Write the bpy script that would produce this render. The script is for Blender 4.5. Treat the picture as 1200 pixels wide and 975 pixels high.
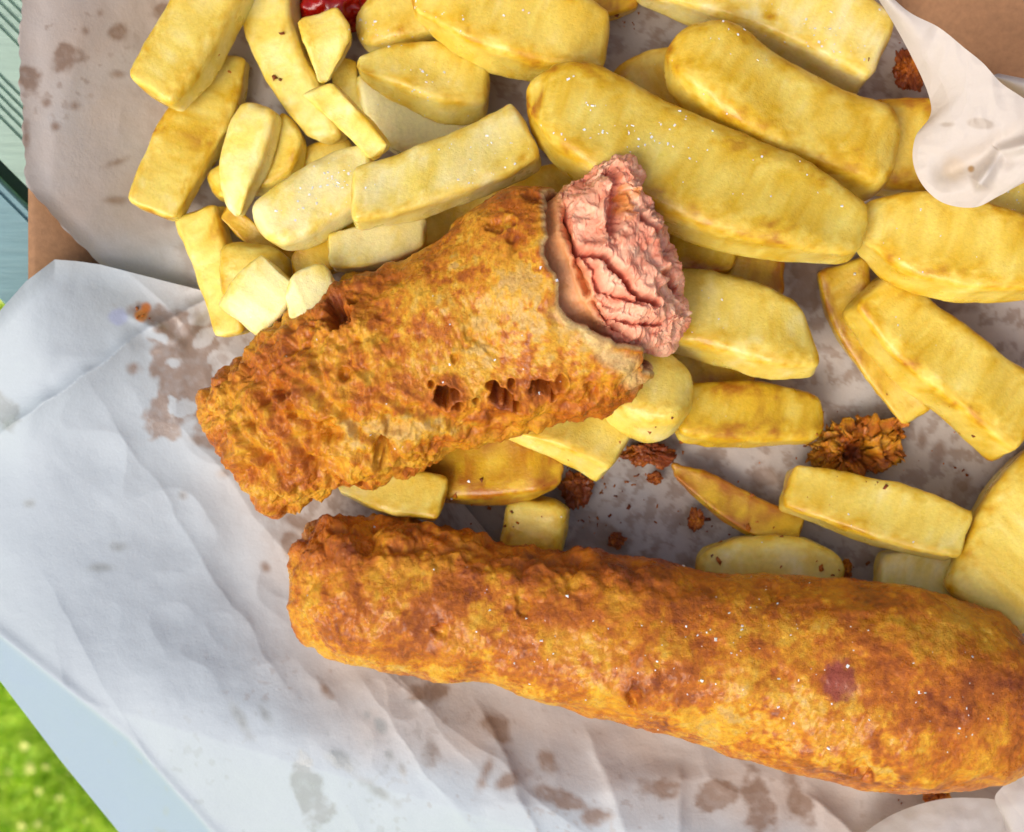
import bpy, math, random
import numpy as np
from mathutils import Vector
R = math.radians
random.seed(4)
rng = np.random.default_rng(4)
sc = bpy.context.scene
for o in list(bpy.data.objects):
    bpy.data.objects.remove(o)

# ------------------------------------------------------------ camera, sky, sun, exposure
HC = 0.30                       # camera height over the tray floor (m)
WC = 0.216                      # width of the tray floor that the frame covers (m)
MM = 0.001
cd = bpy.data.cameras.new("camera")
cam = bpy.data.objects.new("camera", cd)
sc.collection.objects.link(cam)
cam.location = (0, 0, HC)
cd.sensor_width = 36
cd.lens = 36 * HC / WC
cd.clip_start = 0.01
cd.clip_end = 500
cd.dof.use_dof = True
cd.dof.focus_distance = HC - 0.046
cd.dof.aperture_fstop = 28
sc.camera = cam

SUN_EL, SUN_AZ = 52, 222        # azimuth as seen in the frame: lower left
w = bpy.data.worlds.new("World")
sc.world = w
w.use_nodes = True
nt = w.node_tree
bg = nt.nodes["Background"]
sky = nt.nodes.new("ShaderNodeTexSky")
sky.sky_type = 'NISHITA'
sky.sun_disc = False
sky.sun_elevation = R(SUN_EL)
sky.sun_rotation = R(SUN_AZ)
sky.air_density = 1.0
sky.dust_density = 6.0
sky.ozone_density = 0.6
nt.links.new(sky.outputs[0], bg.inputs[0])
bg.inputs[1].default_value = 0.145
sl = bpy.data.lights.new("sun", 'SUN')
sl.energy = 1.3
sl.angle = R(30)
sl.color = (1.0, 0.965, 0.91)
sun = bpy.data.objects.new("sun", sl)
sc.collection.objects.link(sun)
az = R(SUN_AZ)
sd = Vector((math.sin(az) * math.cos(R(SUN_EL)), math.cos(az) * math.cos(R(SUN_EL)), math.sin(R(SUN_EL))))
sun.rotation_euler = (-sd).to_track_quat('-Z', 'Y').to_euler()
vs = sc.view_settings
vs.view_transform = 'Standard'
vs.look = 'None'
vs.exposure = 0.08
vs.gamma = 1.0
vs.use_curve_mapping = False

# ------------------------------------------------------------ helpers
def lin(r, g, b):
    f = lambda c: ((c / 255 + 0.055) / 1.055) ** 2.4 if c > 10 else c / 255 / 12.92
    return np.array([f(r), f(g), f(b)])

def px2w(px, py, z):
    """A place at height z (m) from where it stands in the 1200x975 photograph."""
    k = WC / 1200 * (HC - z) / HC
    return (np.asarray(px) - 600.0) * k, (487.5 - np.asarray(py)) * k

def sm(a, b, x):
    t = np.clip((x - a) / (b - a), 0, 1)
    return t * t * (3 - 2 * t)

_G = rng.normal(size=(256, 3))
_G /= np.linalg.norm(_G, axis=1)[:, None]
def _hash(i, j, k, s=0):
    h = (i * 73856093) ^ (j * 19349663) ^ (k * 83492791) ^ (s * 2654435)
    h = (h ^ (h >> 13)) * 1274126177
    return (h ^ (h >> 16)) & 0xffffff

def perlin(p, s=0):
    pi = np.floor(p).astype(np.int64)
    f = p - pi
    u = f * f * f * (f * (f * 6 - 15) + 10)
    out = 0
    for dx in (0, 1):
        for dy in (0, 1):
            for dz in (0, 1):
                g = _G[_hash(pi[:, 0] + dx, pi[:, 1] + dy, pi[:, 2] + dz, s) & 255]
                d = (g * (f - np.array([dx, dy, dz]))).sum(1)
                wx = u[:, 0] if dx else 1 - u[:, 0]
                wy = u[:, 1] if dy else 1 - u[:, 1]
                wz = u[:, 2] if dz else 1 - u[:, 2]
                out = out + d * wx * wy * wz
    return out * 1.6

def fbm(p, oct=4, s=0, gain=0.5, ridge=False):
    a, t, out = 1.0, 0.0, 0
    for o in range(oct):
        n = perlin(p * (2.03 ** o) + 17.3 * o, s + o)
        if ridge:
            n = 1 - 2 * np.abs(n) * 1.4
        out = out + a * n
        t += a
        a *= gain
    return out / t

def worley(p, s=0):
    pi = np.floor(p).astype(np.int64)
    f = p - pi
    best = np.full(len(p), 9.0)
    for dx in (-1, 0, 1):
        for dy in (-1, 0, 1):
            for dz in (-1, 0, 1):
                h = _hash(pi[:, 0] + dx, pi[:, 1] + dy, pi[:, 2] + dz, s)
                q = np.stack([dx + (h & 255) / 255, dy + ((h >> 8) & 255) / 255, dz + ((h >> 16) & 255) / 255], 1)
                best = np.minimum(best, ((q - f) ** 2).sum(1))
    return np.sqrt(best)

def worley_id(p, s=0):
    """Random value of the nearest cell, -1..1."""
    pi = np.floor(p).astype(np.int64)
    f = p - pi
    best = np.full(len(p), 9.0); val = np.zeros(len(p))
    for dx in (-1, 0, 1):
        for dy in (-1, 0, 1):
            for dz in (-1, 0, 1):
                h = _hash(pi[:, 0] + dx, pi[:, 1] + dy, pi[:, 2] + dz, s)
                q = np.stack([dx + (h & 255) / 255, dy + ((h >> 8) & 255) / 255, dz + ((h >> 16) & 255) / 255], 1)
                d = ((q - f) ** 2).sum(1)
                m = d < best
                best[m] = d[m]; val[m] = (((h[m] * 7919) >> 4) & 1023) / 511.5 - 1
    return val

def catmull(P, t):
    """Points P spread evenly over 0..1, read at t."""
    P = np.asarray(P, float)
    if len(P) == 2:
        return P[0] + (P[1] - P[0]) * t[:, None]
    Q = np.vstack([2 * P[0] - P[1], P, 2 * P[-1] - P[-2]])
    x = np.clip(t, 0, 1) * (len(P) - 1)
    i = np.minimum(x.astype(int), len(P) - 2)
    f = (x - i)[:, None]
    a, b, c, d = Q[i], Q[i + 1], Q[i + 2], Q[i + 3]
    return 0.5 * (2 * b + (c - a) * f + (2 * a - 5 * b + 4 * c - d) * f ** 2 + (3 * b - a - 3 * c + d) * f ** 3)

def grid_faces(nu, nv, wrap):
    i = np.arange(nu - 1)[:, None]
    m = nv if wrap else nv - 1
    j = np.arange(m)[None, :]
    j2 = (j + 1) % nv
    f = np.stack([i * nv + j, i * nv + j2, (i + 1) * nv + j2, (i + 1) * nv + j], -1)
    return f.reshape(-1, 4)

def mesh_obj(name, V, F, mat, parent=None, col=None, attrs=None, smooth=True):
    me = bpy.data.meshes.new(name)
    V = np.asarray(V, np.float32)
    F = np.asarray(F, np.int32)
    me.vertices.add(len(V))
    me.vertices.foreach_set("co", V.ravel())
    me.loops.add(F.size)
    me.loops.foreach_set("vertex_index", F.ravel())
    me.polygons.add(len(F))
    me.polygons.foreach_set("loop_start", np.arange(0, F.size, F.shape[1], dtype=np.int32))
    me.polygons.foreach_set("use_smooth", np.full(len(F), smooth))
    me.update(calc_edges=True)
    me.validate()
    if col is not None:
        a = me.attributes.new("col", 'FLOAT_COLOR', 'POINT')
        c = np.ones((len(V), 4), np.float32)
        c[:, :3] = np.clip(col, 0.001, 1)
        a.data.foreach_set("color", c.ravel())
    for k, v in (attrs or {}).items():
        a = me.attributes.new(k, 'FLOAT', 'POINT')
        a.data.foreach_set("value", np.asarray(v, np.float32))
    me.materials.append(mat)
    o = bpy.data.objects.new(name, me)
    sc.collection.objects.link(o)
    if parent:
        o.parent = parent
    return o

def empty(name, loc=(0, 0, 0)):
    o = bpy.data.objects.new(name, None)
    o.empty_display_size = 0.01
    sc.collection.objects.link(o)
    o.location = loc
    return o

def tag(o, label=None, cat=None, group=None, kind=None):
    for k, v in (("label", label), ("category", cat), ("group", group), ("kind", kind)):
        if v:
            o[k] = v
    return o

def rehang(o, parent, loc):
    """Parent a mesh whose points are in world space to an empty at loc."""
    o.parent = parent
    o.location = (-loc[0], -loc[1], -loc[2])

def grid_normals(P, wrap):
    du = np.gradient(P, axis=0)
    if wrap:
        dv = (np.roll(P, -1, 1) - np.roll(P, 1, 1)) / 2
    else:
        dv = np.gradient(P, axis=1)
    n = np.cross(du, dv)
    l = np.linalg.norm(n, axis=2, keepdims=True)
    return n / np.maximum(l, 1e-12)

# ------------------------------------------------------------ materials
def mat_base(name):
    m = bpy.data.materials.new(name)
    m.use_nodes = True
    return m, m.node_tree, m.node_tree.nodes["Principled BSDF"]

def noise_node(nt, scale, detail=4, rough=0.55, coord=None):
    n = nt.nodes.new("ShaderNodeTexNoise")
    n.inputs["Scale"].default_value = scale
    n.inputs["Detail"].default_value = detail
    n.inputs["Roughness"].default_value = rough
    if coord is None:
        coord = nt.nodes.new("ShaderNodeTexCoord").outputs["Object"]
    nt.links.new(coord, n.inputs["Vector"])
    return n

def math_node(nt, op, a, b=None, clamp=False):
    n = nt.nodes.new("ShaderNodeMath")
    n.operation = op
    n.use_clamp = clamp
    for i, v in ((0, a), (1, b)):
        if v is None:
            continue
        if isinstance(v, (int, float)):
            n.inputs[i].default_value = v
        else:
            nt.links.new(v, n.inputs[i])
    return n.outputs[0]

def bump_chain(nt, specs, target):
    prev = None
    for h, dist, st in specs:
        b = nt.nodes.new("ShaderNodeBump")
        b.inputs["Distance"].default_value = dist
        b.inputs["Strength"].default_value = st
        nt.links.new(h, b.inputs["Height"])
        if prev:
            nt.links.new(prev, b.inputs["Normal"])
        prev = b.outputs[0]
    nt.links.new(prev, target)

def attr_color_times_noise(nt, bsdf, scale, amount, detail=5):
    a = nt.nodes.new("ShaderNodeAttribute")
    a.attribute_name = "col"
    n = noise_node(nt, scale, detail)
    k = math_node(nt, 'MULTIPLY_ADD', n.outputs[0], amount)
    nt.nodes[-1].inputs[2].default_value = 1 - amount / 2
    vm = nt.nodes.new("ShaderNodeVectorMath")
    vm.operation = 'SCALE'
    nt.links.new(a.outputs["Color"], vm.inputs[0])
    nt.links.new(k, vm.inputs["Scale"])
    nt.links.new(vm.outputs[0], bsdf.inputs["Base Color"])
    return vm.outputs[0]

def make_chip_mat():
    m, nt, b = mat_base("fried_potato")
    attr_color_times_noise(nt, b, 1100, 0.3)
    b.inputs["Roughness"].default_value = 0.42
    b.inputs["IOR"].default_value = 1.42
    b.inputs["Subsurface Weight"].default_value = 0.5
    b.inputs["Coat Weight"].default_value = 0.25
    b.inputs["Coat Roughness"].default_value = 0.2
    b.inputs["Subsurface Radius"].default_value = (1.0, 0.62, 0.2)
    b.inputs["Subsurface Scale"].default_value = 0.0024
    f = noise_node(nt, 1700, 5, 0.7)
    g = noise_node(nt, 420, 5, 0.6)
    h = noise_node(nt, 150, 3, 0.5)
    rr = nt.nodes.new("ShaderNodeMapRange")
    nt.links.new(h.outputs[0], rr.inputs[0])
    rr.inputs[1].default_value = 0.35; rr.inputs[2].default_value = 0.65
    rr.inputs[3].default_value = 0.22; rr.inputs[4].default_value = 0.5
    nt.links.new(rr.outputs[0], b.inputs["Roughness"])
    bump_chain(nt, [(g.outputs[0], 0.0003, 0.4), (f.outputs[0], 0.00022, 0.55)], b.inputs["Normal"])
    return m

def make_batter_mat():
    m, nt, b = mat_base("fried_batter")
    a = nt.nodes.new("ShaderNodeAttribute")
    a.attribute_name = "col"
    n = noise_node(nt, 1900, 6, 0.75)
    n2 = noise_node(nt, 620, 6, 0.7)
    s = math_node(nt, 'ADD', n.outputs[0], n2.outputs[0])
    mr = nt.nodes.new("ShaderNodeMapRange")
    nt.links.new(s, mr.inputs[0])
    mr.inputs[1].default_value = 0.75; mr.inputs[2].default_value = 1.3
    mr.inputs[3].default_value = 0.0; mr.inputs[4].default_value = 1.0
    mx = nt.nodes.new("ShaderNodeMix")
    mx.data_type = 'RGBA'; mx.blend_type = 'MULTIPLY'
    mx.inputs[0].default_value = 1.0
    cr = nt.nodes.new("ShaderNodeValToRGB")
    cr.color_ramp.elements[0].color = (0.76, 0.60, 0.45, 1)
    cr.color_ramp.elements[1].color = (1.15, 1.2, 1.15, 1)
    nt.links.new(mr.outputs[0], cr.inputs[0])
    nt.links.new(a.outputs["Color"], mx.inputs[6])
    nt.links.new(cr.outputs[0], mx.inputs[7])
    nt.links.new(mx.outputs[2], b.inputs["Base Color"])
    b.inputs["Subsurface Weight"].default_value = 0.12
    b.inputs["Subsurface Radius"].default_value = (1.0, 0.45, 0.12)
    b.inputs["Subsurface Scale"].default_value = 0.0012
    b.inputs["Coat Weight"].default_value = 0.3
    b.inputs["Coat Roughness"].default_value = 0.24
    b.inputs["IOR"].default_value = 1.45
    h = noise_node(nt, 200, 4, 0.6)
    rr = nt.nodes.new("ShaderNodeMapRange")
    nt.links.new(h.outputs[0], rr.inputs[0])
    rr.inputs[1].default_value = 0.35; rr.inputs[2].default_value = 0.65
    rr.inputs[3].default_value = 0.2; rr.inputs[4].default_value = 0.48
    nt.links.new(rr.outputs[0], b.inputs["Roughness"])
    bump_chain(nt, [(n2.outputs[0], 0.0004, 0.5), (n.outputs[0], 0.0005, 1.0)], b.inputs["Normal"])
    return m

def make_meat_mat():
    m, nt, b = mat_base("sausage_meat")
    attr_color_times_noise(nt, b, 900, 0.35)
    b.inputs["Roughness"].default_value = 0.42
    b.inputs["Subsurface Weight"].default_value = 0.3
    b.inputs["Subsurface Radius"].default_value = (1.0, 0.4, 0.3)
    b.inputs["Subsurface Scale"].default_value = 0.0012
    n = noise_node(nt, 1400, 6, 0.65)
    n2 = noise_node(nt, 500, 5, 0.6)
    bump_chain(nt, [(n2.outputs[0], 0.0005, 0.5), (n.outputs[0], 0.0003, 0.6)], b.inputs["Normal"])
    return m

def make_paper_mat():
    m, nt, b = mat_base("greaseproof_paper")
    a = nt.nodes.new("ShaderNodeAttribute"); a.attribute_name = "col"
    g = nt.nodes.new("ShaderNodeAttribute"); g.attribute_name = "grease"
    n = noise_node(nt, 1800, 5, 0.6)
    k = math_node(nt, 'MULTIPLY_ADD', n.outputs[0], 0.10)
    nt.nodes[-1].inputs[2].default_value = 0.95
    vm = nt.nodes.new("ShaderNodeVectorMath"); vm.operation = 'SCALE'
    nt.links.new(a.outputs["Color"], vm.inputs[0]); nt.links.new(k, vm.inputs["Scale"])
    nt.links.new(vm.outputs[0], b.inputs["Base Color"])
    r = math_node(nt, 'MULTIPLY_ADD', g.outputs["Fac"], -0.34)
    nt.nodes[-1].inputs[2].default_value = 0.58
    nt.links.new(r, b.inputs["Roughness"])
    b.inputs["IOR"].default_value = 1.4
    n2 = noise_node(nt, 260, 3, 0.5)
    bump_chain(nt, [(n2.outputs[0], 0.0006, 0.25), (n.outputs[0], 0.00012, 0.5)], b.inputs["Normal"])
    return m

def make_plain(name, col, rough=0.6, scale=300, amount=0.25, bump=0.0004, stretch=None, **kw):
    m, nt, b = mat_base(name)
    co = nt.nodes.new("ShaderNodeTexCoord").outputs["Object"]
    if stretch:
        mp = nt.nodes.new("ShaderNodeMapping")
        mp.inputs["Scale"].default_value = stretch
        mp.inputs["Rotation"].default_value = (0, 0, R(45))
        nt.links.new(co, mp.inputs[0]); co = mp.outputs[0]
    n = noise_node(nt, scale, 6, 0.6, co)
    cr = nt.nodes.new("ShaderNodeValToRGB")
    c = np.array(col)
    cr.color_ramp.elements[0].position = 0.3
    cr.color_ramp.elements[1].position = 0.7
    cr.color_ramp.elements[0].color = (*(c * (1 - amount)), 1)
    cr.color_ramp.elements[1].color = (*np.clip(c * (1 + amount), 0, 1), 1)
    nt.links.new(n.outputs[0], cr.inputs[0])
    nt.links.new(cr.outputs[0], b.inputs["Base Color"])
    b.inputs["Roughness"].default_value = rough
    for k, v in kw.items():
        b.inputs[k.replace("_", " ")].default_value = v
    bump_chain(nt, [(n.outputs[0], bump, 0.6)], b.inputs["Normal"])
    return m

M_CHIP = make_chip_mat()
M_BATTER = make_batter_mat()
M_MEAT = make_meat_mat()
M_PAPER = make_paper_mat()
def thin_paper():
    m = make_paper_mat(); m.name = "greaseproof_paper_single_layer"
    nt = m.node_tree
    b = nt.nodes["Principled BSDF"]
    tr = nt.nodes.new("ShaderNodeBsdfTranslucent"); tr.inputs[0].default_value = (*lin(225, 215, 205), 1)
    mx = nt.nodes.new("ShaderNodeMixShader"); mx.inputs[0].default_value = 0.4
    out = [n for n in nt.nodes if n.type == 'OUTPUT_MATERIAL'][0]
    nt.links.new(b.outputs[0], mx.inputs[1]); nt.links.new(tr.outputs[0], mx.inputs[2]); nt.links.new(mx.outputs[0], out.inputs[0])
    return m
M_THIN = thin_paper()
M_KRAFT = make_plain("kraft_board", lin(158, 118, 84), 0.75, 700, 0.14, 0.0002)
M_BENCH = make_plain("painted_slat", lin(160, 186, 172), 0.5, 60, 0.10, 0.0003, (1, 12, 1))
M_BENCH_B = make_plain("painted_slat_dark", lin(120, 156, 164), 0.5, 60, 0.10, 0.0003, (1, 12, 1))
M_RAIL = make_plain("dark_rail", lin(70, 86, 92), 0.6, 60, 0.1, 0.0003)
M_GROUND = make_plain("lawn_soil", lin(186, 222, 84), 0.9, 40, 0.3, 0.002)
def make_grass_mat():
    m = make_plain("grass_blade", lin(214, 240, 104), 0.6, 12, 0.3, 0.0002)
    nt = m.node_tree
    b = nt.nodes["Principled BSDF"]
    tr = nt.nodes.new("ShaderNodeBsdfTranslucent"); tr.inputs[0].default_value = (*lin(220, 245, 100), 1)
    mx = nt.nodes.new("ShaderNodeMixShader"); mx.inputs[0].default_value = 0.45
    out = [n for n in nt.nodes if n.type == 'OUTPUT_MATERIAL'][0]
    nt.links.new(b.outputs[0], mx.inputs[1]); nt.links.new(tr.outputs[0], mx.inputs[2]); nt.links.new(mx.outputs[0], out.inputs[0])
    return m
M_GRASS = make_grass_mat()
M_PETAL = make_plain("fallen_petal", lin(206, 214, 110), 0.6, 30, 0.3, 0.0002)
M_SALT = make_plain("salt", (0.88, 0.88, 0.88), 0.25, 3000, 0.03, 0.0001, Transmission_Weight=0.1, Subsurface_Weight=0.3, Subsurface_Scale=0.0004)
M_KETCHUP = make_plain("tomato_ketchup", lin(150, 12, 6), 0.12, 300, 0.25, 0.0006, Subsurface_Weight=0.1, Subsurface_Scale=0.001)

# ------------------------------------------------------------ the surface the food lies on
def front_d(px, py):
    """Pixels inside the tray's front edge (a line falling gently to the right)."""
    return ((790 + 0.29 * (px - 60)) - py) / math.hypot(1, 0.29)

def paper_z(px, py):
    px = np.asarray(px, float); py = np.asarray(py, float)
    hl = 15 - 12 * sm(300, 560, py)
    left = sm(235, 20, px) * hl - 22 * np.logaddexp(0, (20 - px) / 22) * 0.06 * sm(330, 480, py)
    fd = front_d(px, py)
    front = 9 * np.exp(-(fd / 110.0) ** 2) * sm(-60, 260, px) - 0.05 * np.maximum(-fd - 20, 0)
    corner = ((px - 1010) * 0.53 - (py - 10) * 0.85)
    z = 1.0 + left + front
    z = z + 0.10 * np.maximum(corner, 0)
    # towards the far left below the notch the sheet hangs over the tray and sinks
    z = z - 3 * sm(650, 1050, py) * sm(500, 0, px)
    return z * MM

def seg_dist(px, py, a, b):
    a = np.array(a, float); b = np.array(b, float)
    d = b - a
    L = np.hypot(*d)
    u = ((px - a[0]) * d[0] + (py - a[1]) * d[1]) / L ** 2
    n = ((px - a[0]) * d[1] - (py - a[1]) * d[0]) / L
    return u, n

CREASES = [  # a, b, height mm (ridge +), width px, skew
    ((0, 515), (175, 388), 5.0, 34, 1), ((175, 385), (255, 350), 3.6, 18, 1),
    ((165, 398), (235, 372), 3.2, 9, 0), ((185, 418), (250, 362), 3.2, 8, 0), ((150, 372), (215, 402), 3.1, 7, 0), ((0, 425), (215, 412), 1.4, 20, 0), ((60, 400), (0, 600), 1.2, 40, 0),
    ((105, 455), (330, 790), 1.3, 46, 1), ((190, 470), (560, 905), 1.5, 60, -1),
    ((130, 300), (230, 395), 1.6, 26, -1), ((60, 690), (230, 985), 1.2, 40, 1),
    ((330, 700), (700, 985), 1.8, 70, 1), ((420, 800), (560, 985), 1.2, 36, -1),
    ((560, 830), (640, 990), 1.6, 30, 1), ((690, 860), (740, 990), 2.2, 34, -1),
    ((800, 900), (790, 990), 2.0, 30, 1), ((480, 960), (900, 900), 1.2, 40, 0),
    ((150, 560), (60, 830), 0.9, 50, 0), ((950, 930), (1010, 990), 2.6, 34, 1),
    ((1085, 250), (1200, 420), 1.2, 40, 0), ((90, 20), (60, 230), 1.0, 26, 0),
    ((70, 95), (210, 40), 0.7, 20, 0), ((110, 290), (235, 300), 1.5, 22, 0),
    ((740, 20), (800, 90), 1.5, 20, 0), ((700, 600), (900, 560), 0.8, 26, 0),
    ((-20, 640), (240, 700), 0.7, 60, 0),
]
def paper_relief(px, py):
    z = np.zeros_like(px)
    CW = 16 * fbm(np.stack([px / 110, py / 110, np.full_like(px, 3.3)], 1), 3, 77)
    for a, b, h, wd, sk in CREASES:
        u, n = seg_dist(px, py, a, b)
        n = n + CW
        fade = sm(-0.15, 0.15, u) * sm(1.15, 0.85, u)
        if sk == 0:
            prof = np.exp(-(np.sqrt(n * n + 30) / wd * 1.6))
        elif sk > 0:
            prof = np.where(n > 0, np.exp(-np.abs(n) / wd * 3), np.exp(-np.abs(n) / wd))
        else:
            prof = np.where(n < 0, np.exp(-np.abs(n) / wd * 3), np.exp(-np.abs(n) / wd))
        z += h * (1.0 if h > 3 else 0.62) * prof * fade
    p = np.stack([px / 120, py / 120, np.zeros_like(px)], 1)
    z += 0.55 * fbm(p + 0.35 * np.stack([perlin(p * 1.3 + 9), perlin(p * 1.3 + 31), perlin(p + 50)], 1), 3, 5, 0.45)
    z += 0.55 * (1 - np.abs(perlin(p * 1.7 + 5.5, 9)) * 2.2) * sm(0.0, 0.5, perlin(p * 0.8 + 70) + 0.3)
    z += 0.10 * fbm(p * 5, 3, 11)
    return z * MM * (0.62 + 0.38 * sm(100, 330, px))

# grease spots: px, py, rx, ry, angle
GREASE = [(78, 66, 17, 14, 20), (139, 38, 10, 10, 0), (35, 90, 13, 17, 0), (117, 16, 3, 3, 0), (100, 37, 4, 4, 0),
          (138, 87, 6, 4, 0), (55, 120, 4, 4, 0), (87, 123, 5, 4, 0), (65, 148, 4, 4, 0), (132, 235, 10, 4, 0), (30, 160, 6, 14, 0),
          (192, 12, 12, 10, 0), (137, 190, 10, 3, 20),
          (205, 400, 30, 34, -20), (215, 440, 34, 45, -10), (196, 488, 24, 28, 0), (190, 372, 42, 12, -12), (156, 432, 8, 6, 0), (250, 520, 24, 8, -15),
          (225, 400, 40, 26, 0), (232, 450, 40, 50, 0), (262, 555, 7, 5, 0), (214, 580, 4, 4, 0), (340, 640, 12, 20, 30), (312, 665, 7, 5, -20), (352, 612, 20, 8, -20),
          (5, 480, 16, 20, 30), (35, 590, 5, 4, 0), (142, 640, 10, 7, 0), (120, 665, 12, 3, 0),
          (283, 845, 5, 18, 28), (310, 835, 4, 12, 30), (382, 810, 4, 9, 25), (445, 850, 6, 9, 20), (430, 838, 3, 4, 0), (457, 885, 5, 7, 25), (472, 903, 3, 6, 20),
          (400, 890, 22, 9, -30), (365, 930, 18, 40, 20), (440, 925, 26, 6, -35), (505, 880, 10, 18, 0),
          (582, 852, 14, 19, 35), (642, 890, 9, 15, 30), (570, 905, 5, 22, -20), (600, 915, 18, 9, 20), (660, 935, 28, 10, -20),
          (700, 955, 16, 10, 0), (840, 935, 22, 20, 30), (890, 945, 16, 40, 15), (935, 935, 12, 30, 20), (770, 925, 20, 12, 0), (500, 812, 30, 12, 10),
          (1108, 360, 40, 9, 0), (1100, 530, 9, 14, 0), (1128, 570, 10, 16, 0), (1080, 515, 8, 10, 0), (900, 560, 26, 12, 0),
          (1150, 145, 17, 7, -8), (1110, 146, 10, 3, 0), (945, 330, 20, 34, 0), (700, 640, 40, 30, 0)]
HOLES = [(221, 480, 17, 15, 0), (240, 395, 12, 10, 0), (262, 425, 20, 18, 0), (205, 425, 8, 6, 0), (180, 393, 13, 5, -20), (165, 470, 4, 8, 0)]
def blobs(px, py, L, jit):
    g = np.full_like(px, -9.0)
    for x, y, rx, ry, a in L:
        ca, sa = math.cos(R(a)), math.sin(R(a))
        m = (np.abs(px - x) < 90) & (np.abs(py - y) < 90)
        X, Y = px[m] - x, py[m] - y
        d = np.sqrt(((X * ca - Y * sa) / rx) ** 2 + ((X * sa + Y * ca) / ry) ** 2)
        g[m] = np.maximum(g[m], (1 - d) * min(rx, ry) + jit[m] * min(2.0, max(0.5, min(rx, ry) / 9)))
    return g

def paper_colour(px, py):
    p = np.stack([px / 26, py / 26, np.zeros_like(px)], 1)
    nz = fbm(p, 4, 20)
    n2 = fbm(p * 2.3, 3, 31)
    g = sm(-4.5, 4.5, blobs(px, py, GREASE, nz * 9 + n2 * 2.5))
    g = g * (1 - sm(-1.5, 1.5, blobs(px, py, HOLES, nz * 14)))
    # soaked mottling between the chips
    zone = sm(300, 420, px + 0.4 * (700 - py)) * sm(735, 640, py - 0.16 * (px - 500)) * sm(130, 260, px)
    zone = np.maximum(zone, sm(790, 900, px) * sm(760, 700, py))
    mott = sm(-0.04, 0.16, fbm(p * 1.1 + 4, 5, 41, 0.65))
    g = np.maximum(g, (0.08 + 0.72 * mott) * zone)
    # a scatter of fine specks
    sp = sm(0.42, 0.52, fbm(p * 2.2 + 11, 2, 51) + 0.25 * sm(0, 0.4, fbm(p * 0.2, 2, 61)))
    spz = np.maximum(sm(660, 800, px * 0.4 + py * 0.8) * 0.6, sm(230, 60, py) * sm(240, 60, px)) * 0.6
    g = np.maximum(g, sp * spz)
    white = lin(174, 185, 193)
    soaked = lin(192, 178, 166)
    tea = lin(134, 108, 88)
    grey = lin(146, 152, 152)
    inside = sm(150, 330, px + 0.30 * (430 - py)) * sm(-60, 60, front_d(px, py) - 40 + 45 * fbm(p * 0.25, 2, 71))
    inside = np.maximum(inside, sm(330, 250, py) * 0.95)
    inside = inside * (0.8 + 0.4 * (fbm(p * 0.3 + 3, 3, 81)))
    inside = np.clip(inside, 0, 1)[:, None]
    c = white * (1 - inside) + soaked * inside
    gc = tea * (1 - 0) * np.ones_like(c)
    out = sm(270, 180, px)[:, None] * sm(500, 560, py)[:, None]
    out = np.maximum(out, sm(150, 60, px)[:, None] * sm(300, 400, py)[:, None])
    out = np.maximum(out, (sm(0, 60, 850 - py - 0)[:, None] < 0.5) * sm(560, 430, px)[:, None])
    gc = gc * (1 - out) + grey * out
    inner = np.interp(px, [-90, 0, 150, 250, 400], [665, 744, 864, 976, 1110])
    sky_tint = sm(-4, 8, py - inner)[:, None]
    c = c * (1 - sky_tint) + lin(150, 167, 190) * sky_tint  # outer band tinted bluer: skylight on white paper painted into its colour
    gf = (g * (0.62 + 0.25 * np.clip(1 + 2 * n2, 0, 1.2)))[:, None] * 0.85
    c = c * (1 - gf) + gc * gf
    # dropped orange crumb stain and a faint blue print mark
    for x, y, r, cc, k in ((165, 368, 8, lin(196, 128, 52), 0.9), (170, 360, 7, lin(186, 110, 42), 0.9), (138, 371, 11, lin(160, 170, 205), 0.7)):
        d = np.hypot(px - x, py - y) / r + nz * 0.9
        f = sm(1.15, 0.55, d)[:, None] * k
        c = c * (1 - f) + cc * f
    return c, g

def paper_patch(name, PX, PY, zoff, parent, th=0.00012, extra=None, mat=M_PAPER, recolor=None):
    nu, nv = PX.shape
    px, py = PX.ravel(), PY.ravel()
    z = paper_z(px, py) + paper_relief(px, py) + zoff
    if extra is not None:
        z = z + extra(px, py)
    x, y = px2w(px, py, 0 * z + z)
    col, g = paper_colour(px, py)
    F = grid_faces(nu, nv, False)
    o = mesh_obj(name, np.stack([x, y, z], 1), F, mat, parent, col, {"grease": g})
    return o

def resample(poly, n):
    P = np.asarray(poly, float)
    d = np.r_[0, np.cumsum(np.hypot(*np.diff(P, axis=0).T))]
    t = np.linspace(0, d[-1], n)
    return np.stack([np.interp(t, d, P[:, 0]), np.interp(t, d, P[:, 1])], 1)

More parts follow.
